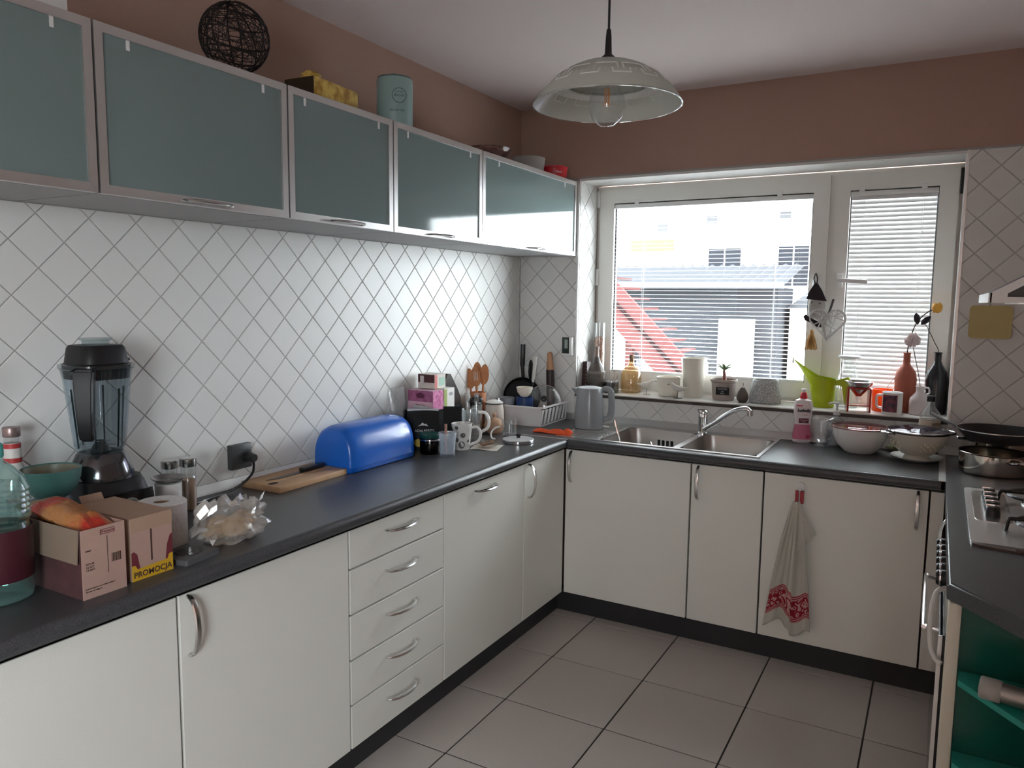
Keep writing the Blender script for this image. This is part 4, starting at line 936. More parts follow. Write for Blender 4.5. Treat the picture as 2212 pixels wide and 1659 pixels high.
t.children[-1].rotation_euler = (0, math.radians(-4), math.radians(-62)); t.children[-1].location = (.0705*math.cos(math.radians(-62)), .0705*math.sin(math.radians(-62)), 0)
part('cord_stub', tube(bmn(), [(.07, .0, .006), (.1, -.012, .006)], .005, 8), whitec, t)
t = thing('orange_cloth', 'crumpled bright orange cleaning cloth in front of the kettle', 'cloth', (.452, 3.268, H+.001), 8)
oc_ = M('orange_cloth', (.80, .10, .025), .8, bump=(120, .3))
part('cloth', sheet(lambda u, v: (-.095+.19*u+.006*math.sin(9*v), -.03+.06*v+.012*math.sin(5*u+1), .004+.022*math.sin(PI*min(1, max(0, u*1.02)))**.6*math.sin(PI*v)**.6*(.75+.3*math.sin(9*u+2*v))), 26, 12, .004), oc_, t, smooth=40)
part('fold', sheet(lambda u, v: (.045+.055*u+.01*math.sin(4*v), -.036+.05*v, .004+.025*math.sin(PI*v)*math.sin(PI*(u*.8+.1))), 10, 8, .004), oc_, t)
t = thing('thermostat', 'small white framed thermostat with dark display on the tiles', 'thermostat', (.3105, YB-.0055, 1.2445))
part('case', box(-.033, .033, -.018, 0, -.050, .050, .004), white, t)
part('display', box(-.030, .013, -.0195, -.017, -.040, .048, .001), M('thermo_dark', (.02, .035, .03), .25), t)
part('screen', box(-.014, .004, -.0205, -.019, -.012, .036), M('lcd_green_grey', (.28, .33, .29), .3), t)
part('cover_strip', box(.014, .030, -.024, -.016, -.048, .048, .002), white, t)

# ------------------------------------------------------------------ things on the sill
Z = WZ0
t = thing('glass_tube', 'tall clear glass tube of brown dried petals by the window jamb', 'vase', (.412, 3.925, Z))
part('glass', shell([(.030, 0), (.031, .003), (.031, .37)], .0018), clear, t)
part('petals', lathe(bmn(), [(0, .003), (.028, .004), (.028, .27), (.02, .29), (0, .295)], 28), M('dried_petals', (.36, .16, .10), .9, var=(70, .15, (.62, .38, .27)), bump=(90, 1)), t)
t = thing('dark_wood_box', 'dark brown narrow box with white dots beside the wicker bottle', 'box', (.378, 3.835, Z))
part('body', loft(bmn(), [[(-.018, -.03, 0), (.018, -.03, 0), (.018, .03, 0), (-.018, .03, 0)], [(-.012, -.025, .16), (.012, -.025, .16), (.012, .025, .16), (-.012, .025, .16)]]), M('dark_red_wood', (.045, .018, .018), .4), t, smooth=0)
for k in range(8): part('dot', solid([(.0022, 0), (.0022, .0006)], 10), M('dot_white', (.6, .55, .5), .5), t, (.0085, -.0302+.0007*k*.9, .02+k*.017)); t.children[-1].rotation_euler = (PI/2, 0, 0)
t = thing('embossed_bottle', 'round bellied grey brown embossed bottle on the sill', 'bottle', (.448, 3.805, Z))
eb = M('embossed_grey', (.11, .095, .085), .4, bump=(70, .6))
part('body', solid([(.040, 0), (.046, .01), (.048, .07), (.047, .10), (.040, .13), (.022, .165), (.014, .19)], 32), eb, t)
part('neck', solid([(.0135, .19), (.012, .205), (.012, .235), (.014, .238), (.014, .246)], 20), M('neck_pale', (.26, .2, .17), .5), t)
part('relief_band', lathe(bmn(), [(.0470, .098), (.0495, .10), (.0495, .110), (.046, .113)], 32), M('relief_pale', (.2, .18, .16), .5), t)
t = thing('dark_jar', 'squat jar of dark syrup next to the embossed bottle', 'jar', (.534, 3.815, Z))
part('glass', shell([(.036, 0), (.04, .006), (.041, .06), (.039, .072)], .002), clear, t)
part('contents', solid([(.037, .003), (.0385, .06)], 28), M('dark_syrup', (.012, .006, .007), .2), t)
t2 = thing('wire_whisk', 'small wire balloon whisk head standing in the dark jar', 'whisk', (.534, 3.815, Z+.062))
for k in range(4):
    a = PI*k/4; part('wire', tube(bmn(), [(.034*math.sin(PI*s_/12)*math.cos(a), .034*math.sin(PI*s_/12)*math.sin(a), .03-.03*math.cos(PI*s_/12)) for s_ in range(13)], .0011, 6), M('wire_tan', (.35, .28, .22), .35, metal=.7), t2)
amber = film('amber_glass', (.92, .85, .73), .14, '#c9b08c', gloss=.05)
t = thing('amber_bottle', 'amber glass demijohn bottle with cork and string lights', 'bottle', (.618, 3.885, Z))
part('glass', shell([(.045, 0), (.054, .008), (.056, .03), (.055, .10), (.042, .13), (.018, .15), (.014, .165), (.016, .178)], .002), amber, t)
part('cork', solid([(.011, .168), (.0125, .205)], 16), M('cork', (.24, .15, .10), .8), t)
part('wire_lights', tube(bmn(), smoothpath([(.02*math.cos(k*1.3)*(1+.5*math.sin(k)), .02*math.sin(k*1.3)*(1+.5*math.cos(k*2)), .02+.007*k) for k in range(13)], 4), .0012, 5), M('light_wire', (.7, .62, .5), .4), t)
part('neck_wire', tube(bmn(), smoothpath([(.0, .0, .19), (.03, .0, .2), (.045, .0, .16), (.05, .02, .11)], 5), .0009, 5), M('dark_wire', (.1, .09, .08), .5), t)
def bird(label, x, y, rz, plate):
    t = thing('wooden_bird', label, 'figurine', (x, y, Z), rz)
    bw_ = M('bird_white', (.66, .63, .58), .6)
    rings = []
    for s_, r, z in ((-.052, .002, .056), (-.035, .006, .053), (-.015, .014, .050), (0, .017, .050), (.014, .016, .055), (.024, .013, .065), (.032, .0105, .073), (.040, .006, .072), (.044, .002, .070)):
        rings.append([(s_, r*.8*math.cos(2*PI*k/14), z+r*math.sin(2*PI*k/14)) for k in range(14)])
    part('body', loft(bmn(), rings), bw_, t, smooth=60)
    part('beak', tube(bmn(), [(.042, 0, .071), (.054, 0, .069)], [.003, .0006], 8), M('beak_dark', (.08, .07, .06), .5), t)
    for s_ in (-.006, .006): part('leg', tube(bmn(), [(0, s_, .003), (0, s_, .04)], .0013, 6), M('leg_wire', (.06, .05, .05), .5), t)
    part('foot_plate', prism(bmn(), [(.022*math.cos(k*PI/10), .014*math.sin(k*PI/10)) for k in range(20)] if plate else rrect(-.018, .018, -.01, .01, .003), 0, .003), M('leg_wire', (.06, .05, .05), .5) if plate else M('plate_pale', (.5, .47, .43), .5), t)
bird('small white wooden bird facing right beside the amber bottle', .722, 3.845, 20, False)
bird('small white wooden bird on dark foot in front of the tall vase', .912, 3.775, 195, True)
mugthing('cream_pot', 'low rounded cream flower pot on the sill', 'pot', (.838, 3.850, Z), 0, [(.040, 0), (.046, .003), (.058, .045), (.061, .10)], cream, th=.004)
mugthing('tall_vase', 'tall cream tapered vase behind the second bird', 'vase', (.957, 3.895, Z), 0, [(.045, 0), (.047, .003), (.066, .197), (.067, .202)], cream, th=.004)
t = mugthing('plant_pot', 'greyish pink flower pot with a small black chalk label', 'pot', (1.122, 3.865, Z), 0, [(.050, 0), (.053, .003), (.058, .05), (.061, .088), (.067, .094), (.067, .104)], M('taupe_ceramic', (.36, .30, .27), .5), th=.004)
part('soil', solid([(.055, .085), (.056, .092)], 24), M('soil', (.03, .02, .015), .95), t)
lb = part('chalk_label', box(-.032, .032, -.0625, -.054, .030, .068), M('chalk_black', (.012, .012, .012), .7), t, smooth=0)
for i, (s_, z) in enumerate((('FLOWERS', .060), ('with', .049), ('love', .039))): text(s_, .0105 if i != 1 else .008, M('chalk_white', (.5, .5, .48), .7), lb, (0, -.0629, z), 0)
lb.rotation_euler = (0, 0, math.radians(-0)); t.rotation_euler = (0, 0, math.radians(8))
t2 = thing('succulent', 'tiny green succulent with reddish stem growing in the taupe pot', 'plant', (1.122, 3.865, Z+.0925))
t2.scale = (1.45, 1.45, 1.45)
part('stem', tube(bmn(), [(0, 0, -.002), (.001, 0, .022), (-.002, 0, .04)], [.009, .006, .004], 10), M('stem_red', (.26, .10, .09), .6), t2)
for k in range(9):
    a = 2*PI*k/9; el = .5+.5*(k % 2)
    part('leaf', tube(bmn(), smoothpath([(0, 0, .038), (.014*math.cos(a), .014*math.sin(a), .043+.012*el), (.034*math.cos(a), .034*math.sin(a), .045+.018*el)], 4), [.002, .003, .0045, .005, .0045, .004, .003, .002, .0008], 8, flat=.5), M('leaf_green', (.22, .30, .16), .5), t2)
t = thing('wooden_pear', 'brown wooden pear ornament between the plant pot and speckled pot', 'ornament', (1.228, 3.815, Z))
part('fruit', lathe(bmn(), [(0, 0), (.018, .001), (.028, .014), (.029, .028), (.022, .05), (.013, .066), (.008, .074), (0, .077)], 28), M('pear_wood', (.11, .085, .07), .55), t)
part('stalk', tube(bmn(), [(0, 0, .074), (.001, 0, .096)], [.0022, .0014], 6), M('stalk', (.06, .05, .04), .6), t)
mugthing('speckled_pot', 'grey speckled stone pot on the middle of the sill', 'pot', (1.325, 3.87, Z), 0, [(.072, 0), (.076, .004), (.075, .03), (.064, .105), (.062, .112)], M('speckled_stone', (.28, .28, .28), .8, var=(170, .10, (.55, .55, .55)), bump=(170, .6)), th=.006)
t = thing('watering_can', 'lime green plastic watering can with long pointed spout', 'watering can', (1.575, 3.865, Z), -6)
lime = M('lime_plastic', (.43, .52, .008), .35, trl=.15)
rings = []
def cring(z, rx, ry, cx, tilt=0, n=28):
    return [(cx+rx*math.cos(2*PI*k/n), ry*math.sin(2*PI*k/n), z-tilt*rx*math.cos(2*PI*k/n)) for k in range(n)]
out = [cring(0, .046, .042, .02), cring(.005, .049, .044, .02), cring(.10, .056, .046, .014), cring(.125, .066, .047, .004, .12)]
def spout_ring(z0, sp, e):
    o = []
    for k in range(28):
        a = 2*PI*k/28; x = .004+.070*math.cos(a); y = .047*math.sin(a); zz = .142-.12*.07*math.cos(a)
        w = max(0, -math.cos(a)-.35)/.65
        o.append((x-sp*w, y*(1-.75*w), zz+e*w))
    return o
out += [spout_ring(.14, .022, .022), spout_ring(.14, .060, .068)]
inn = [[(cx_*.96+.0008, cy_*.94, cz_) for cx_, cy_, cz_ in r] for r in reversed(out[1:])]
part('body', loft(bmn(), out+inn), lime, t, smooth=50)
part('handle', prism(bmn(), [(.066, .128), (.128, .150), (.132, .142), (.124, .018), (.116, .020), (.104, .095), (.098, .108), (.070, .108)], -.011, .011, 'y'), lime, t)
t = thing('glass_carafe', 'clear glass carafe with pale lid beside the watering can', 'carafe', (1.693, 3.915, Z))
part('glass', shell([(.046, 0), (.049, .005), (.050, .12), (.047, .15), (.034, .185), (.031, .21), (.036, .235)], .002), clear, t)
part('lid', solid([(.048, .235), (.050, .237), (.050, .243), (.046, .247)], 32), M('lid_grey_white', (.60, .60, .60), .4), t)
t = thing('dripper_stand', 'steel funnel dripper on a red acrylic stand', 'coffee dripper', (1.752, 3.795, Z), 12)
redac = M('red_acrylic', (.48, .03, .015), .2, trans=.3)
for s_ in (-.046, .046): part('leg', box(s_-.004, s_+.004, -.035, .035, 0, .108, .001, 1), redac, t, smooth=0)
part('base_bar', box(-.042, .042, -.035, .035, .028, .032), redac, t, smooth=0)
part('top_ring', lathe(bmn(), [(.042, .105), (.050, .105), (.050, .111), (.042, .111), (.042, .105)], 32), redac, t)
part('funnel', lathe(bmn(), [(.012, .07), (.018, .078), (.058, .128), (.061, .138), (.059, .139), (.055, .128), (.016, .080), (.010, .072), (.012, .07)], 36), steel, t)
part('glass_tip', solid([(.006, .045), (.012, .055), (.013, .072)], 20), clear, t)
mugthing('orange_mug', 'translucent bright orange mug behind the dark printed mug', 'mug', (1.846, 3.885, Z), 215-250, [(.042, 0), (.043, .003), (.044, .10)], M('orange_glow_plastic', (.85, .17, .02), .3, trl=.45), [(.042, 0, .082), (.068, 0, .078), (.07, 0, .05), (.066, 0, .028), (.042, 0, .022)])
t2 = thing('wire_frother', 'thin wire loop whisk standing in the orange mug', 'whisk', (1.846, 3.885, Z+.004))
part('loop', tube(bmn(), smoothpath([(-.012, 0, .0), (.01, 0, .09), (.045, 0, .150), (.065, 0, .158), (.070, 0, .140), (.05, 0, .1), (.03, 0, .06)], 5), .0012, 6), chrome, t2)
t = mugthing('printed_mug', 'white mug with a dark photo print on the sill edge', 'mug', (1.893, 3.790, Z), 190, [(.040, 0), (.042, .003), (.042, .098)], whitec, [(.041, 0, .082), (.066, 0, .078), (.068, 0, .05), (.064, 0, .028), (.041, 0, .022)])
aa = [math.radians(a) for a in range(45, 141, 6)]
part('photo_print', prism(bmn(), [(.0422*math.cos(a), .0422*math.sin(a)) for a in aa]+[(.0428*math.cos(a), .0428*math.sin(a)) for a in reversed(aa)], .012, .088), M('photo_dark', (.025, .02, .045), .35, var=(45, .12, (.22, .05, .07))), t)
t.rotation_euler = (0, 0, math.radians(165))
t = thing('terracotta_bottle', 'tall matt terracotta bottle with a dried rose stem', 'bottle', (1.936, 3.905, Z))
part('body', lathe(bmn(), [(0, 0), (.040, 0), (.043, .004), (.046, .15), (.040, .185), (.02, .212), (.015, .225), (.0145, .265), (.018, .272), (.012, .272), (.011, .2), (0, .2)], 32), M('terracotta_matt', (.33, .085, .05), .6), t)
t = thing('dried_rose', 'dried yellow rose on a dark bending stem in the terracotta bottle', 'flower', (1.936, 3.905, Z+.205))
stm = M('dry_stem', (.05, .03, .025), .7)
part('stem', tube(bmn(), smoothpath([(0, 0, 0), (0, 0, .08), (.012, 0, .15), (.030, 0, .205), (.062, 0, .245), (.092, 0, .266)], 6), .0028, 6), stm, t)
rb = M('rose_yellow', (.60, .30, .04), .7)
for k in range(8):
    a = 2*PI*k/8; part('petal', mv(rot(blob(.007, .016, .019, .12, 3, k), a, 'Z'), (.106+.012*math.cos(a), .012*math.sin(a), .272+.004*math.sin(3*k))), rb, t)
part('sepal', tube(bmn(), [(.086, 0, .262), (.104, 0, .268)], [.003, .012], 8), stm, t)
for s_ in (0, 1): part('leaf', xf(sheet(lambda u, v: ((u-.5)*.026*math.sin(PI*v)**.7, .004*math.sin(6*u), .055*v), 4, 6, .0006), Matrix.Translation((.034+.012*s_, 0, .195)) @ Matrix.Rotation(math.radians(-10+55*s_), 4, 'Y')), M('leaf_dark', (.045, .04, .05), .7), t)
t = thing('white_jug', 'white ceramic jug with pitcher neck and ring handle', 'jug', (2.000, 3.835, Z), 10)
part('body', shell([(.038, 0), (.042, .005), (.043, .06), (.040, .075), (.018, .10), (.016, .115), (.020, .128)], .003), M('jug_white', (.66, .60, .59), .35), t)
part('handle', tube(bmn(), smoothpath([(.016, 0, .122), (.032, 0, .120), (.036, 0, .10), (.026, 0, .092)], 5), .004, 8), MATS['jug_white'], t)
t = thing('white_flower_stick', 'thin stick with a white cloth flower in the white jug', 'flower', (2.000, 3.835, Z+.006))
part('stick', tube(bmn(), smoothpath([(0, 0, 0), (-.002, 0, .12), (-.03, .01, .25), (-.042, .015, .30)], 5), .0022, 6), M('stick_grey', (.25, .21, .2), .6), t)
pw_ = M('petal_white', (.70, .58, .57), .7, trl=.3)
for k in range(6):
    a = 2*PI*k/6; part('petal', mv(rot(blob(.016, .010, .022, .12, 3, k+9), a, 'Z'), (-.045+.016*math.cos(a), .015+.012*math.sin(a), .325+.012*math.sin(2*k))), pw_, t)
t = thing('black_bottle', 'tall glossy black ceramic bottle in the right window corner', 'bottle', (2.060, 3.922, Z))
part('body', lathe(bmn(), [(0, 0), (.041, 0), (.045, .005), (.047, .15), (.040, .19), (.020, .222), (.014, .238), (.0145, .27), (.018, .278), (.012, .278), (.011, .2), (0, .2)], 32), M('black_glaze', (.018, .018, .02), .18, bump=(25, .3)), t)
t = thing('bare_twig', 'thin curved twig rising from the black bottle', 'twig', (2.060, 3.922, Z+.205))
part('twig', tube(bmn(), smoothpath([(0, 0, 0), (0, -.002, .075), (-.02, -.005, .12), (-.042, -.016, .165), (-.055, -.022, .19), (-.072, -.026, .208)], 6), .0018, 6), stm, t)

# hanging ornaments on the window handle
t = thing('fabric_ornament', 'white padded cloth ornament with dark cap hanging on the window handle', 'ornament', (1.533, WY-.058, 1.395))
fw_ = M('felt_white', (.50, .48, .46), .95); fd = M('felt_dark', (.035, .025, .028), .95)
part('body', mv(blob(.040, .014, .062, .08, 2, 4), (.004, 0, .085)), fw_, t)
part('cap', loft(bmn(), [[(-.044, -.016, .115), (.046, -.016, .105), (.046, .016, .105), (-.044, .016, .115)], [(-.030, -.013, .155), (.022, -.013, .158), (.022, .010, .158), (-.030, .010, .155)], [(-.010, -.006, .19), (.002, -.006, .19), (.002, .004, .19), (-.010, .004, .19)]]), fd, t)
part('loop', tube(bmn(), smoothpath([(-.006, 0, .185), (-.016, .0, .21), (-.011, .02, .238), (.0, .0, .21), (-.002, 0, .187)], 5), .0025, 6), fd, t)
part('bow', prism(bmn(), [(-.052, .030), (-.042, .042), (-.028, .030), (-.006, .018), (.028, .002), (.030, -.020), (.010, -.018), (-.012, .000), (-.044, .012)], -.018, -.010, 'y'), fd, t)
for k in range(2): part('button', mv(rot(solid([(.004, 0), (.004, .002)], 12), PI/2, 'X'), (-.018+.036*k, -.0135, .10-.006*k)), M('button', (.12, .09, .09), .5), t)
t = thing('straw_tassel', 'straw coloured tassel hanging below the cloth ornament', 'tassel', (1.520, WY-.055, 1.265))
strw = M('straw', (.46, .26, .09), .9)
b = bmn()
for k in range(26):
    a = 2*PI*k/26; r = .030*(.4+.6*((k*7) % 5)/4)
    tube(b, [(.004*math.cos(a), .004*math.sin(a), .085), (r*.6*math.cos(a), r*.4*math.sin(a), .05), (r*math.cos(a), r*.6*math.sin(a), .002*(k % 4))], .0022, 5)
part('strands', b, strw, t)
part('knot', mv(blob(.009, .008, .010, .1, 3, 1), (0, 0, .088)), strw, t)
part('cord', tube(bmn(), [(0, 0, .092), (.004, 0, .13)], .0012, 5), strw, t)
t = thing('wicker_heart', 'white wicker heart hanging from a dark ribbon between the sashes', 'ornament', (1.590, WY-.078, 1.318), -4)
whk = M('wicker_white', (.62, .61, .60), .7)
def hp(a, s_=1.0): return (.0050*16*math.sin(a)**3*s_, 0, .0050*s_*(13*math.cos(a)-5*math.cos(2*a)-2*math.cos(3*a)-math.cos(4*a))+.082)
part('rim', tube(bmn(), [hp(2*PI*k/48) for k in range(48)], .0055, 6, closed=True), whk, t)
b = bmn()
for k in range(26):
    a0, a1 = 2*PI*k/26, 2*PI*((k*7+9) % 26)/26
    p, q = Vector(hp(a0)), Vector(hp(a1)); s_ = .010*(-1)**k
    tube(b, [p, (p+q)/2+Vector((0, s_, 0)), q], .0034, 5)
part('weave', b, whk, t)
part('ribbon', bx(rot(box(-.005, .005, -.001, .001, 0, .09), .25, 'Y', (0, 0, 0)), -.003, .003, -.003, .0, .0, .02), M('ribbon_grey', (.10, .10, .11), .7), t, (0, 0, .105))

# ------------------------------------------------------------------ worktop under the window, right of sink
t = thing('dish_soap_bottle', 'white and pink washing-up liquid bottle with red cap', 'bottle', (1.532, 3.688, H), 18)
sw = M('soap_white', (.74, .66, .66), .35)
part('body', loft(bmn(), [sring(z, rx, ry, 2.8, 32) for z, rx, ry in ((0, .036, .022), (.006, .041, .026), (.04, .041, .026), (.075, .034, .024), (.10, .034, .024), (.14, .040, .026), (.175, .040, .026), (.195, .034, .023), (.203, .015, .014))]), sw, t)
part('collar', solid([(.016, .203), (.016, .215), (.013, .225), (.012, .232)], 20), M('cap_red', (.62, .02, .04), .35), t)
part('nozzle', solid([(.007, .232), (.0085, .236), (.008, .242), (.011, .244), (.010, .248)], 16), white, t)
part('label_band', loft(bmn(), [sring(z, rx, ry, 2.8, 32) for z, rx, ry in ((.016, .0414, .0264), (.04, .0414, .0264), (.075, .0345, .0244), (.085, .0343, .0243))]), M('soap_pink', (.58, .16, .25), .4), t)
part('dark_panel', box(-.020, .022, -.0265, -.022, .092, .114), M('soap_maroon', (.16, .02, .04), .4), t, smooth=0)
sk_ = M('soap_black', (.015, .012, .012), .5)
text('ludwik', .0215, sk_, t, (0, -.0278, .150), 0, off=.0007)
text('wild rose', .007, M('soap_red_text', (.5, .05, .08), .5), t, (.004, -.0272, .131), 0)
text('SOFT HANDS', .0055, white, t, (.001, -.0269, .106), 0); text('750 ml', .0055, white, t, (.001, -.0269, .098), 0)
part('red_flash', box(-.034, -.006, -.0272, -.024, .170, .175), M('cap_red', (.62, .02, .04), .35), t, smooth=0)
part('round_mark', rot(solid([(.009, 0), (.009, .001)], 20), PI/2, 'X'), M('soap_rose', (.42, .05, .1), .5), t, (.02, -.0262, .03))
t = thing('glass_mug', 'clear footed glass mug standing beside the washing-up bottle', 'glass', (1.622, 3.628, H), -35)
part('wall', shell([(.036, 0), (.036, .005), (.018, .010), (.016, .016), (.033, .026), (.035, .10), (.040, .122)], .0022), clear, t)
part('handle', tube(bmn(), smoothpath([(.034, 0, .105), (.056, 0, .102), (.06, 0, .07), (.05, 0, .045), (.034, 0, .04)], 5), .0048, 8), glass, t)
t = thing('soap_dispenser', 'clear glass pump soap dispenser behind the white bowl', 'dispenser', (1.676, 3.692, H))
part('bottle', shell([(.038, 0), (.041, .006), (.041, .09), (.032, .115), (.014, .128), (.013, .14)], .002), clear, t)
part('liquid', solid([(.038, .003), (.039, .075)], 28), film('soap_milky', (.85, .87, .9), .35, '#dde2ea'), t)
part('pump', solid([(.015, .138), (.015, .155), (.005, .158), (.005, .185), (.009, .187), (.009, .196)], 20), M('pump_pale', (.6, .6, .6), .35), t)
part('nozzle', tube(bmn(), [(0, 0, .191), (-.02, -.01, .193), (-.034, -.017, .188)], .0045, 8), MATS['pump_pale'], t)
t = thing('white_mixing_bowl', 'white bowl with a reddish glass lid on the worktop', 'bowl', (1.786, 3.575, H))
part('wall', shell([(.055, 0), (.062, .004), (.092, .035), (.108, .075), (.113, .106)], .003, seg=44), whitec, t)
part('lid', lathe(bmn(), [(0, .113), (.06, .113), (.095, .110), (.114, .109), (.117, .112), (.114, .115), (.095, .116), (.06, .118), (0, .118)], 44), film('rosy_glass', (.55, .33, .34), .25, '#b98a88'), t)
part('lid_rim', lathe(bmn(), [(.114, .1075), (.119, .108), (.119, .113), (.114, .1145), (.114, .1075)], 44), M('rosy_rim', (.30, .16, .16), .15, metal=.4), t)
t = thing('round_plate', 'white plate carrying the enamel colander', 'plate', (2.008, 3.515, H))
part('plate', shell([(.055, 0), (.062, .003), (.085, .009), (.100, .018)], .003, seg=40), whitec, t)
t = thing('colander', 'cream enamel colander with pierced sides and glass lid', 'colander', (2.008, 3.515, H+.0045), 30)
em = M('enamel_cream', (.62, .58, .50), .3)
part('foot', lathe(bmn(), [(.05, 0), (.053, 0), (.045, .02), (.042, .02), (.05, 0)], 32), em, t)
part('wall', shell([(.042, .018), (.06, .025), (.095, .06), (.112, .095), (.117, .115)], .0025, seg=44), em, t)
b = bmn()
for j, (zr, rr_) in enumerate(((.048, .083), (.058, .093), (.068, .099), (.078, .104))):
    for k in range(26):
        a = 2*PI*(k+.5*(j % 2))/26
        if (k // 3) % 2: continue
        bb = mv(rot(solid([(.0032, -.001), (.0032, .0035)], 8), PI/2+.5, 'Y'), (rr_, 0, zr)); rot(bb, a)
        me_ = bpy.data.meshes.new('x'); bb.to_mesh(me_); b.from_mesh(me_); bpy.data.meshes.remove(me_); bb.free()
part('holes', b, M('hole_light_pale', (.85, .75, .5), .5), t)['kind'] = 'stuff'  # pale discs painted as light coming through the holes
for s_ in (1, -1): part('handle', tube(bmn(), smoothpath([(s_*.112, -.03, .108), (s_*.14, -.026, .112), (s_*.146, 0, .113), (s_*.14, .026, .112), (s_*.112, .03, .108)], 4), .0045, 8), chrome, t)
part('rim', lathe(bmn(), [(.1155, .113), (.120, .113), (.120, .118), (.1155, .118), (.1155, .113)], 44), black, t)
part('lid', lathe(bmn(), [(0, .136), (.06, .132), (.10, .124), (.116, .119), (.116, .1215), (.10, .1265), (.06, .1345), (0, .1385)], 44), film('violet_glass', (.42, .36, .44), .14, '#8d7f92'), t)
part('lid_rim', lathe(bmn(), [(.114, .118), (.1185, .119), (.1185, .123), (.114, .124), (.114, .118)], 44), chrome, t)
t = thing('green_packet', 'pale green food packet lying behind the colander plate', 'packet', (1.935, 3.685, H), 10)
part('packet', mv(blob(.055, .026, .016, .06, 2, 8), (0, 0, .017)), M('packet_green', (.40, .44, .26), .5), t)
text('BLEND', .017, M('packet_dark', (.04, .07, .04), .6), t, (.0, -.0292, .018), 0)
t = thing('oil_bottle', 'glass bottle with cream label and black cap behind the colander', 'bottle', (2.046, 3.690, H))
part('glass', shell([(.038, 0), (.041, .005), (.041, .155), (.037, .178), (.018, .205), (.015, .215), (.015, .236)], .002), clear, t)
part('label', lathe(bmn(), [(.0414, .055), (.0416, .056), (.0416, .150), (.0414, .151)], 36), M('label_cream', (.60, .50, .40), .6), t)
part('liquid', solid([(.038, .003), (.0385, .06)], 28), M('oil_brown', (.16, .07, .03), .15), t)
part('cap', solid([(.0165, .228), (.017, .23), (.017, .25), (.0155, .252)], 20), black, t)
text('BLEND', .014, M('packet_dark', (.04, .07, .04), .6), t, (.026, -.0335, .135), 38)

# pots and pan on the right worktop
t = thing('steel_pot', 'low stainless pot with loop handles beside the hob', 'pot', (2.268, 3.400, H))
part('wall', shell([(.105, 0), (.112, .006), (.114, .02), (.114, .078), (.119, .083)], .002, seg=48), M('pot_steel', (.62, .58, .52), .10, metal=1), t)
for a0 in (-50, 130):
    part('handle', rot(tube(bmn(), smoothpath([(.113, -.035, .06), (.14, -.03, .064), (.15, 0, .066), (.14, .03, .064), (.113, .035, .06)], 4), .005, 8), math.radians(a0)), chrome, t)
t = thing('steel_saucepan', 'shiny saucepan at the back carrying the dark frying pan', 'pot', (2.305, 3.630, H))
part('wall', shell([(.092, 0), (.097, .006), (.098, .095), (.102, .1)], .002, seg=44), MATS['pot_steel'], t)
part('handle', tube(bmn(), smoothpath([(-.096, -.01, .085), (-.125, -.02, .092), (-.15, -.025, .094), (-.155, -.026, .092)], 4), [.007]*9+[.008]*4, 8), chrome, t)
t = thing('stacked_pan', 'dark non-stick frying pan with grey handle on top of the saucepan', 'pan', (2.292, 3.548, H+.1022))
part('pan', shell([(.105, 0), (.115, .004), (.148, .042), (.150, .046)], .003, seg=48), M('pan_nonstick', (.022, .022, .024), .4), t)
part('rim', lathe(bmn(), [(.148, .045), (.151, .045), (.151, .0485), (.148, .0485), (.148, .045)], 48), M('rim_bright', (.55, .55, .55), .2, metal=1), t)
part('handle', tube(bmn(), smoothpath([(-.135, .05, .035), (-.160, .055, .048), (-.20, .062, .062), (-.245, .072, .085)], 5), [.007, .0075]+[.011]*9+[.012]*4+[.010], 10, flat=.6), M('handle_grey', (.22, .23, .24), .4), t)
t = thing('paper_scrap', 'pale folded paper lying in the dark frying pan', 'paper', (2.27, 3.535, H+.109), 20)
part('paper', sheet(lambda u, v: (.12*(u-.5), .055*(v-.5), .006+.020*(1-abs(2*u-.7))*(1-.3*v)), 4, 3, .001), M('paper_grey', (.40, .40, .40), .8), t, smooth=0)
t = thing('vent_grille', 'small slotted steel vent in the worktop corner', 'vent', (2.192, 3.665, H+.0002))
part('plate', box(-.028, .028, -.050, .050, 0, .0015), blackm, t, smooth=0)
for k in range(9): part('slat', box(-.026, .026, -.046+k*.0112, -.040+k*.0112, .0015, .003), steel, t, smooth=0)
t = thing('wall_board', 'yellowish square trivet with rounded corners hanging on the tiles', 'trivet', (2.239, YB-.006, 1.420))
part('board', prism(bmn(), rrect(-.076, .076, -.068, .068, .016, 5), -.014, 0, 'y'), M('old_yellow_plastic', (.56, .46, .20), .6, var=(12, .3, (.5, .4, .17))), t)

# ------------------------------------------------------------------ tea towel on its hook
t = thing('towel_hook', 'small white adhesive hook on the wide cabinet door', 'hook', (1.613, YD-.001, .752))
part('plate', prism(bmn(), rrect(-.013, .013, -.02, .022, .0125, 6), -.006, 0, 'y'), white, t)
part('peg', tube(bmn(), smoothpath([(0, -.004, -.008), (0, -.016, -.014), (0, -.022, -.006)], 4), .004, 8), white, t)
tw = M('towel_linen', (.55, .53, .47), .95)
nt, L_ = tw.node_tree.nodes, tw.node_tree.links
tc_ = nt.new('ShaderNodeTexCoord'); sx = nt.new('ShaderNodeSeparateXYZ'); L_.new(tc_.outputs['UV'], sx.inputs[0])
def mth(op, a, b=None, c=None):
    m = nt.new('ShaderNodeMath'); m.operation = op
    for i, v in enumerate((a, b, c)):
        if v is None: continue
        if isinstance(v, (int, float)): m.inputs[i].default_value = v
        else: L_.new(v, m.inputs[i])
    return m.outputs[0]
V = sx.outputs['Y']; U = sx.outputs['X']
band = mth('MULTIPLY', mth('GREATER_THAN', V, .70), mth('LESS_THAN', V, .90))
core = mth('MULTIPLY', mth('GREATER_THAN', V, .735), mth('LESS_THAN', V, .865))
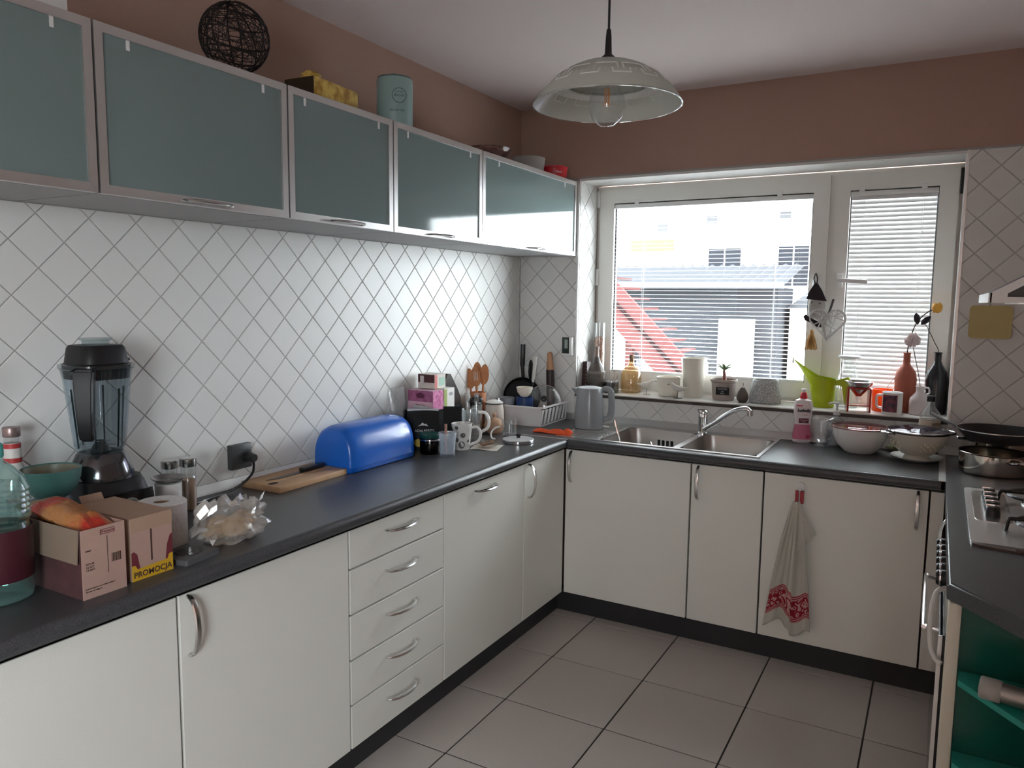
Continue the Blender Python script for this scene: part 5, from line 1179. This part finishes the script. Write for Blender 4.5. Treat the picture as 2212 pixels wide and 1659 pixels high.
vo = nt.new('ShaderNodeTexVoronoi'); vo.inputs['Scale'].default_value = 1; vo.feature = 'SMOOTH_F1'
mp = nt.new('ShaderNodeMapping'); mp.inputs['Scale'].default_value = (11, 26, 1); L_.new(tc_.outputs['UV'], mp.inputs[0]); L_.new(mp.outputs[0], vo.inputs['Vector'])
flo = mth('MULTIPLY', core, mth('GREATER_THAN', mth('SINE', mth('MULTIPLY', vo.outputs['Distance'], 17)), -.1))
lines = mth('MULTIPLY', mth('SUBTRACT', band, core), mth('GREATER_THAN', mth('SINE', mth('MULTIPLY', V, 420)), .1))
fac = mth('MAXIMUM', flo, lines)
mixp = nt.new('ShaderNodeMix'); mixp.data_type = 'RGBA'; mixp.inputs[6].default_value = (.55, .53, .47, 1); mixp.inputs[7].default_value = (.55, .30, .28, 1); L_.new(band, mixp.inputs[0])
mixr = nt.new('ShaderNodeMix'); mixr.data_type = 'RGBA'; L_.new(mixp.outputs[2], mixr.inputs[6]); mixr.inputs[7].default_value = (.30, .012, .03, 1); L_.new(fac, mixr.inputs[0])
L_.new(mixr.outputs[2], nt['Principled BSDF'].inputs['Base Color'])
t = thing('tea_towel', 'cream linen tea towel with red floral border hanging from the hook', 'towel', (1.605, YD-.012, 0))
def tow(u, v):
    k = v**.75; w = .012+.080*k; x = -.012*v+(u-.5)*2*w-.004*v
    y = -.010-.004*v-.016*min(1, v*3)*(math.sin(u*13+.6)+.45*math.sin(u*23+1+2*v))*(.35+.65*(1-k*.5))
    z = .700-.52*v-.018*v*math.sin(u*9+2)-.02*v*(u > .55)
    return (x, min(y, -.002)-.012, z)
def uvsheet(fn, nu, nv, name, mat, parent):
    b = bmn(); uvl = b.loops.layers.uv.new('UVMap')
    g = [[b.verts.new(fn(i/nu, j/nv)) for j in range(nv+1)] for i in range(nu+1)]
    for i in range(nu):
        for j in range(nv):
            f = b.faces.new((g[i][j], g[i+1][j], g[i+1][j+1], g[i][j+1]))
            for l, (a, c) in zip(f.loops, ((i, j), (i+1, j), (i+1, j+1), (i, j+1))): l[uvl].uv = (a/nu, c/nv)
    me = bpy.data.meshes.new(name); b.to_mesh(me); b.free(); me.shade_smooth(); me.materials.append(mat)
    o = part(name, me, None, parent); md = o.modifiers.new('thick', 'SOLIDIFY'); md.thickness = .0016; return o
uvsheet(tow, 40, 44, 'cloth', tw, t)
part('corner_fold', sheet(lambda u, v: (.008+.066*(v/.6 if v < .6 else max(0, 1-v)/.4)*u, -.020-.006*math.sin(3*u), .692-.17*v-.03*u*v), 8, 10, .0016), M('towel_plain', (.55, .53, .47), .95), t)
part('hanging_loop', bx(box(-.014, -.002, -.014, -.006, .690, .742), .004, .018, -.014, -.006, .690, .742), M('loop_red', (.36, .05, .06), .9), t, (.004, 0, 0), smooth=0)

# ------------------------------------------------------------------ on top of the wall cabinets
t = thing('wire_ball', 'dark woven wire ball hanging above the wall cabinets', 'ornament', (.2, 1.627, 2.245))
wm = M('dark_wicker_wire', (.018, .013, .012), .7)
Rb = .098
def circ(n, rv, off=0): 
    z = Vector(rv).normalized(); x = z.orthogonal().normalized(); y = z.cross(x); r = math.sqrt(Rb*Rb-off*off)
    return [z*off+(x*math.cos(2*PI*k/n)+y*math.sin(2*PI*k/n))*r for k in range(n)]
for k in range(4):
    a = PI*k/4+.2; part('hoop', tube(bmn(), circ(36, (math.cos(a), math.sin(a), .15)), .0024, 6, closed=True), wm, t)
for off in (-.05, .0, .05): part('hoop', tube(bmn(), circ(36, (.12, .1, 1), off), .0024, 6, closed=True), wm, t)
b = bmn(); rnd = random.Random(3)
for k in range(60):
    n = Vector((rnd.gauss(0, 1), rnd.gauss(0, 1), rnd.gauss(0, 1))); cs = circ(20, n, rnd.uniform(.03, .085)); tube(b, cs, .0009, 4, closed=True)
o = part('wire_mesh', b, wm, t); 
part('string', tube(bmn(), [(-.01, -.02, .096), (-.03, -.05, ZC-2.245)], .0015, 5), wm, t); part('string', tube(bmn(), [(.01, .0, .098), (-.03, -.05, ZC-2.245)], .0012, 5), wm, t)
t = thing('gold_box', 'gold patterned gift box on top of the wall cabinets', 'box', (.20, 1.99, UZ1), 4)
part('body', box(-.06, .06, -.115, .115, 0, .085, .002), M('gold_paper', (.42, .22, .03), .35, var=(30, .12, (.75, .55, .14))), t)
part('bow', mv(blob(.035, .025, .018, .3, 3, 2), (0, -.06, .098)), MATS['gold_paper'], t)
part('dark_end', box(-.059, .059, -.1165, -.1145, .002, .083), M('gold_dark', (.04, .025, .015), .5), t, smooth=0)
t = thing('mint_tin', 'tall mint green tin canister on the wall cabinets', 'tin', (.2, 2.380, UZ1), -50)
part('body', solid([(.066, 0), (.068, .003), (.068, .196), (.066, .2)], 40), M('mint_enamel', (.30, .44, .43), .35), t)
part('lid', solid([(.064, .2), (.064, .206), (.03, .21), (.012, .212), (.012, .222)], 36), M('mint_lid', (.10, .15, .15), .4), t)
inkm = M('print_teal_dark', (.05, .09, .09), .5)
part('seal_ring', rot(prism(bmn(), [(.0*0+.026*math.cos(2*PI*k/28), .026*math.sin(2*PI*k/28)) for k in range(28)], 0, .0006, 'x'), 0), M('mint_enamel_light', (.30, .44, .43), .35), t, (.0682, .014, .13))
b = bmn(); tube(b, [(.0692, .014+.026*math.cos(2*PI*k/36), .13+.026*math.sin(2*PI*k/36)) for k in range(36)], .0009, 5, closed=True); part('ring_print', b, inkm, t)
text('Biscuits', .0125, inkm, t, (.0693, .014, .13), 90); text('THE FINEST', .006, inkm, t, (.0693, .014, .142), 90); text('BISCUIT TIN', .010, inkm, t, (.0690, .006, .075), 90)
t = thing('glass_dish', 'clear glass dish with pinkish contents on the wall cabinets', 'dish', (.2, 3.06, UZ1))
part('tray', shell([(.07, 0), (.08, .01), (.105, .055), (.11, .062)], .003), film('dish_glass', (.75, .66, .64), .12, '#b09890'), t)
part('contents', mv(blob(.07, .07, .03, .15, 3, 1), (0, 0, .05)), M('pinkish_cloth', (.50, .36, .33), .8), t)
t = thing('white_basket', 'pale plastic basket at the window end of the wall cabinets', 'basket', (.19, 3.475, UZ1))
part('wall', shell([(.07, 0), (.075, .005), (.085, .09)], .003), M('basket_pale', (.34, .31, .29), .6), t)
t = thing('red_tub', 'red plastic tub on the wall cabinets by the window', 'tub', (.26, 3.635, UZ1))
part('wall', shell([(.055, 0), (.06, .004), (.066, .055)], .003), M('red_plastic', (.55, .02, .03), .35), t)
part('lid', solid([(.068, .056), (.069, .058), (.069, .064), (.064, .067)], 32), MATS['red_plastic'], t)
text('Nuts', .018, white, t, (.0468, -.0468, .035), 45)
solo('white_box', box(-.05, .05, -.07, .07, 0, .05, .002), white, 'small white box on the wall cabinet at the far left', 'box', (.25, 1.0, UZ1), 3)

# ------------------------------------------------------------------ pendant lamp
t = thing('pendant_lamp', 'glass pendant lamp with greek key band and clear globe bulb', 'lamp', (1.218, 2.02, 2.028))
shd = M('lamp_glass', (.74, .75, .70), .25, trl=.5)
Rl, Hl = .205, .118
def lp(s_): f = math.radians(59.9)*s_; return (.237*math.sin(f), .237*math.cos(f)-.119)
prof = [lp(.10+.9*k/16) for k in range(17)]
part('shade', lathe(bmn(), prof+[(r-.003, z-.001) for r, z in reversed(prof)]+[prof[0]], 64), shd, t, smooth=60)
key = [(0, 0), (0, 1), (.62, 1), (.62, .55), (.36, .55), (.36, .3), (.36, 0), (1, 0)]
key = [(0, .0), (.28, .0), (.28, .38), (.10, .38), (.10, 1), (.90, 1), (.90, .38), (.72, .38), (.72, .0), (1, .0)]
for sgn in (1,):
    b = bmn(); n = 13; pts = []
    for k in range(n):
        for x, y in key[:-1]: pts.append(((k+x)/n, y))
    P3 = []
    for i, (a, y) in enumerate(pts):
        a2, y2 = pts[(i+1) % len(pts)]
        if a2 < a: a2 += 1
        for q in range(4):
            f = q/4; aa_ = 2*PI*(a+(a2-a)*f); s_ = .80-.20*(y+(y2-y)*f)
            r, z = lp(s_); P3.append(((r-.001)*math.cos(aa_), (r-.001)*math.sin(aa_), z-.0008))
    tube(b, P3, .0030, 4, closed=True)
    part('greek_key_band', b, M('key_white', (.95, .96, .94), .6, trl=.2), t)
part('rim', lathe(bmn(), [(Rl-.003, -.002), (Rl+.001, -.002), (Rl+.001, .002), (Rl-.003, .002), (Rl-.003, -.002)], 64), clear, t)
part('bulb', lathe(bmn(), [(0, -.058), (.02, -.055), (.041, -.036), (.051, -.007), (.048, .018), (.036, .043), (.02, .06), (.0145, .068)], 32), film('bulb_glass', (.96, .96, .96), .06, '#e0e4e8', gloss=.07), t)
part('filament', bx(bx(bx(box(-.0075, -.0055, -.001, .001, .0, .045), .0055, .0075, -.001, .001, 0, .045), -.001, .001, -.0075, -.0055, 0, .045), -.001, .001, .0055, .0075, 0, .045), M('filament_orange', (.85, .32, .08), .5), t, smooth=0)
part('filament_stem', solid([(.004, .045), (.008, .068)], 10), clear, t)
part('socket', solid([(.018, .066), (.018, .11)], 20), M('brass_dark', (.06, .05, .045), .4, metal=.6), t)
part('canopy', lathe(bmn(), [(0, .122), (.026, .114), (.022, .124), (.010, .135), (.008, .18), (.006, .2), (0, .2)], 24), black, t)
part('cord', tube(bmn(), [(0, 0, .195), (0, 0, ZC-2.028)], .0035, 8), black, t)
part('ceiling_rose', solid([(.05, ZC-2.028-.02), (.05, ZC-2.028-.001)], 28), black, t)
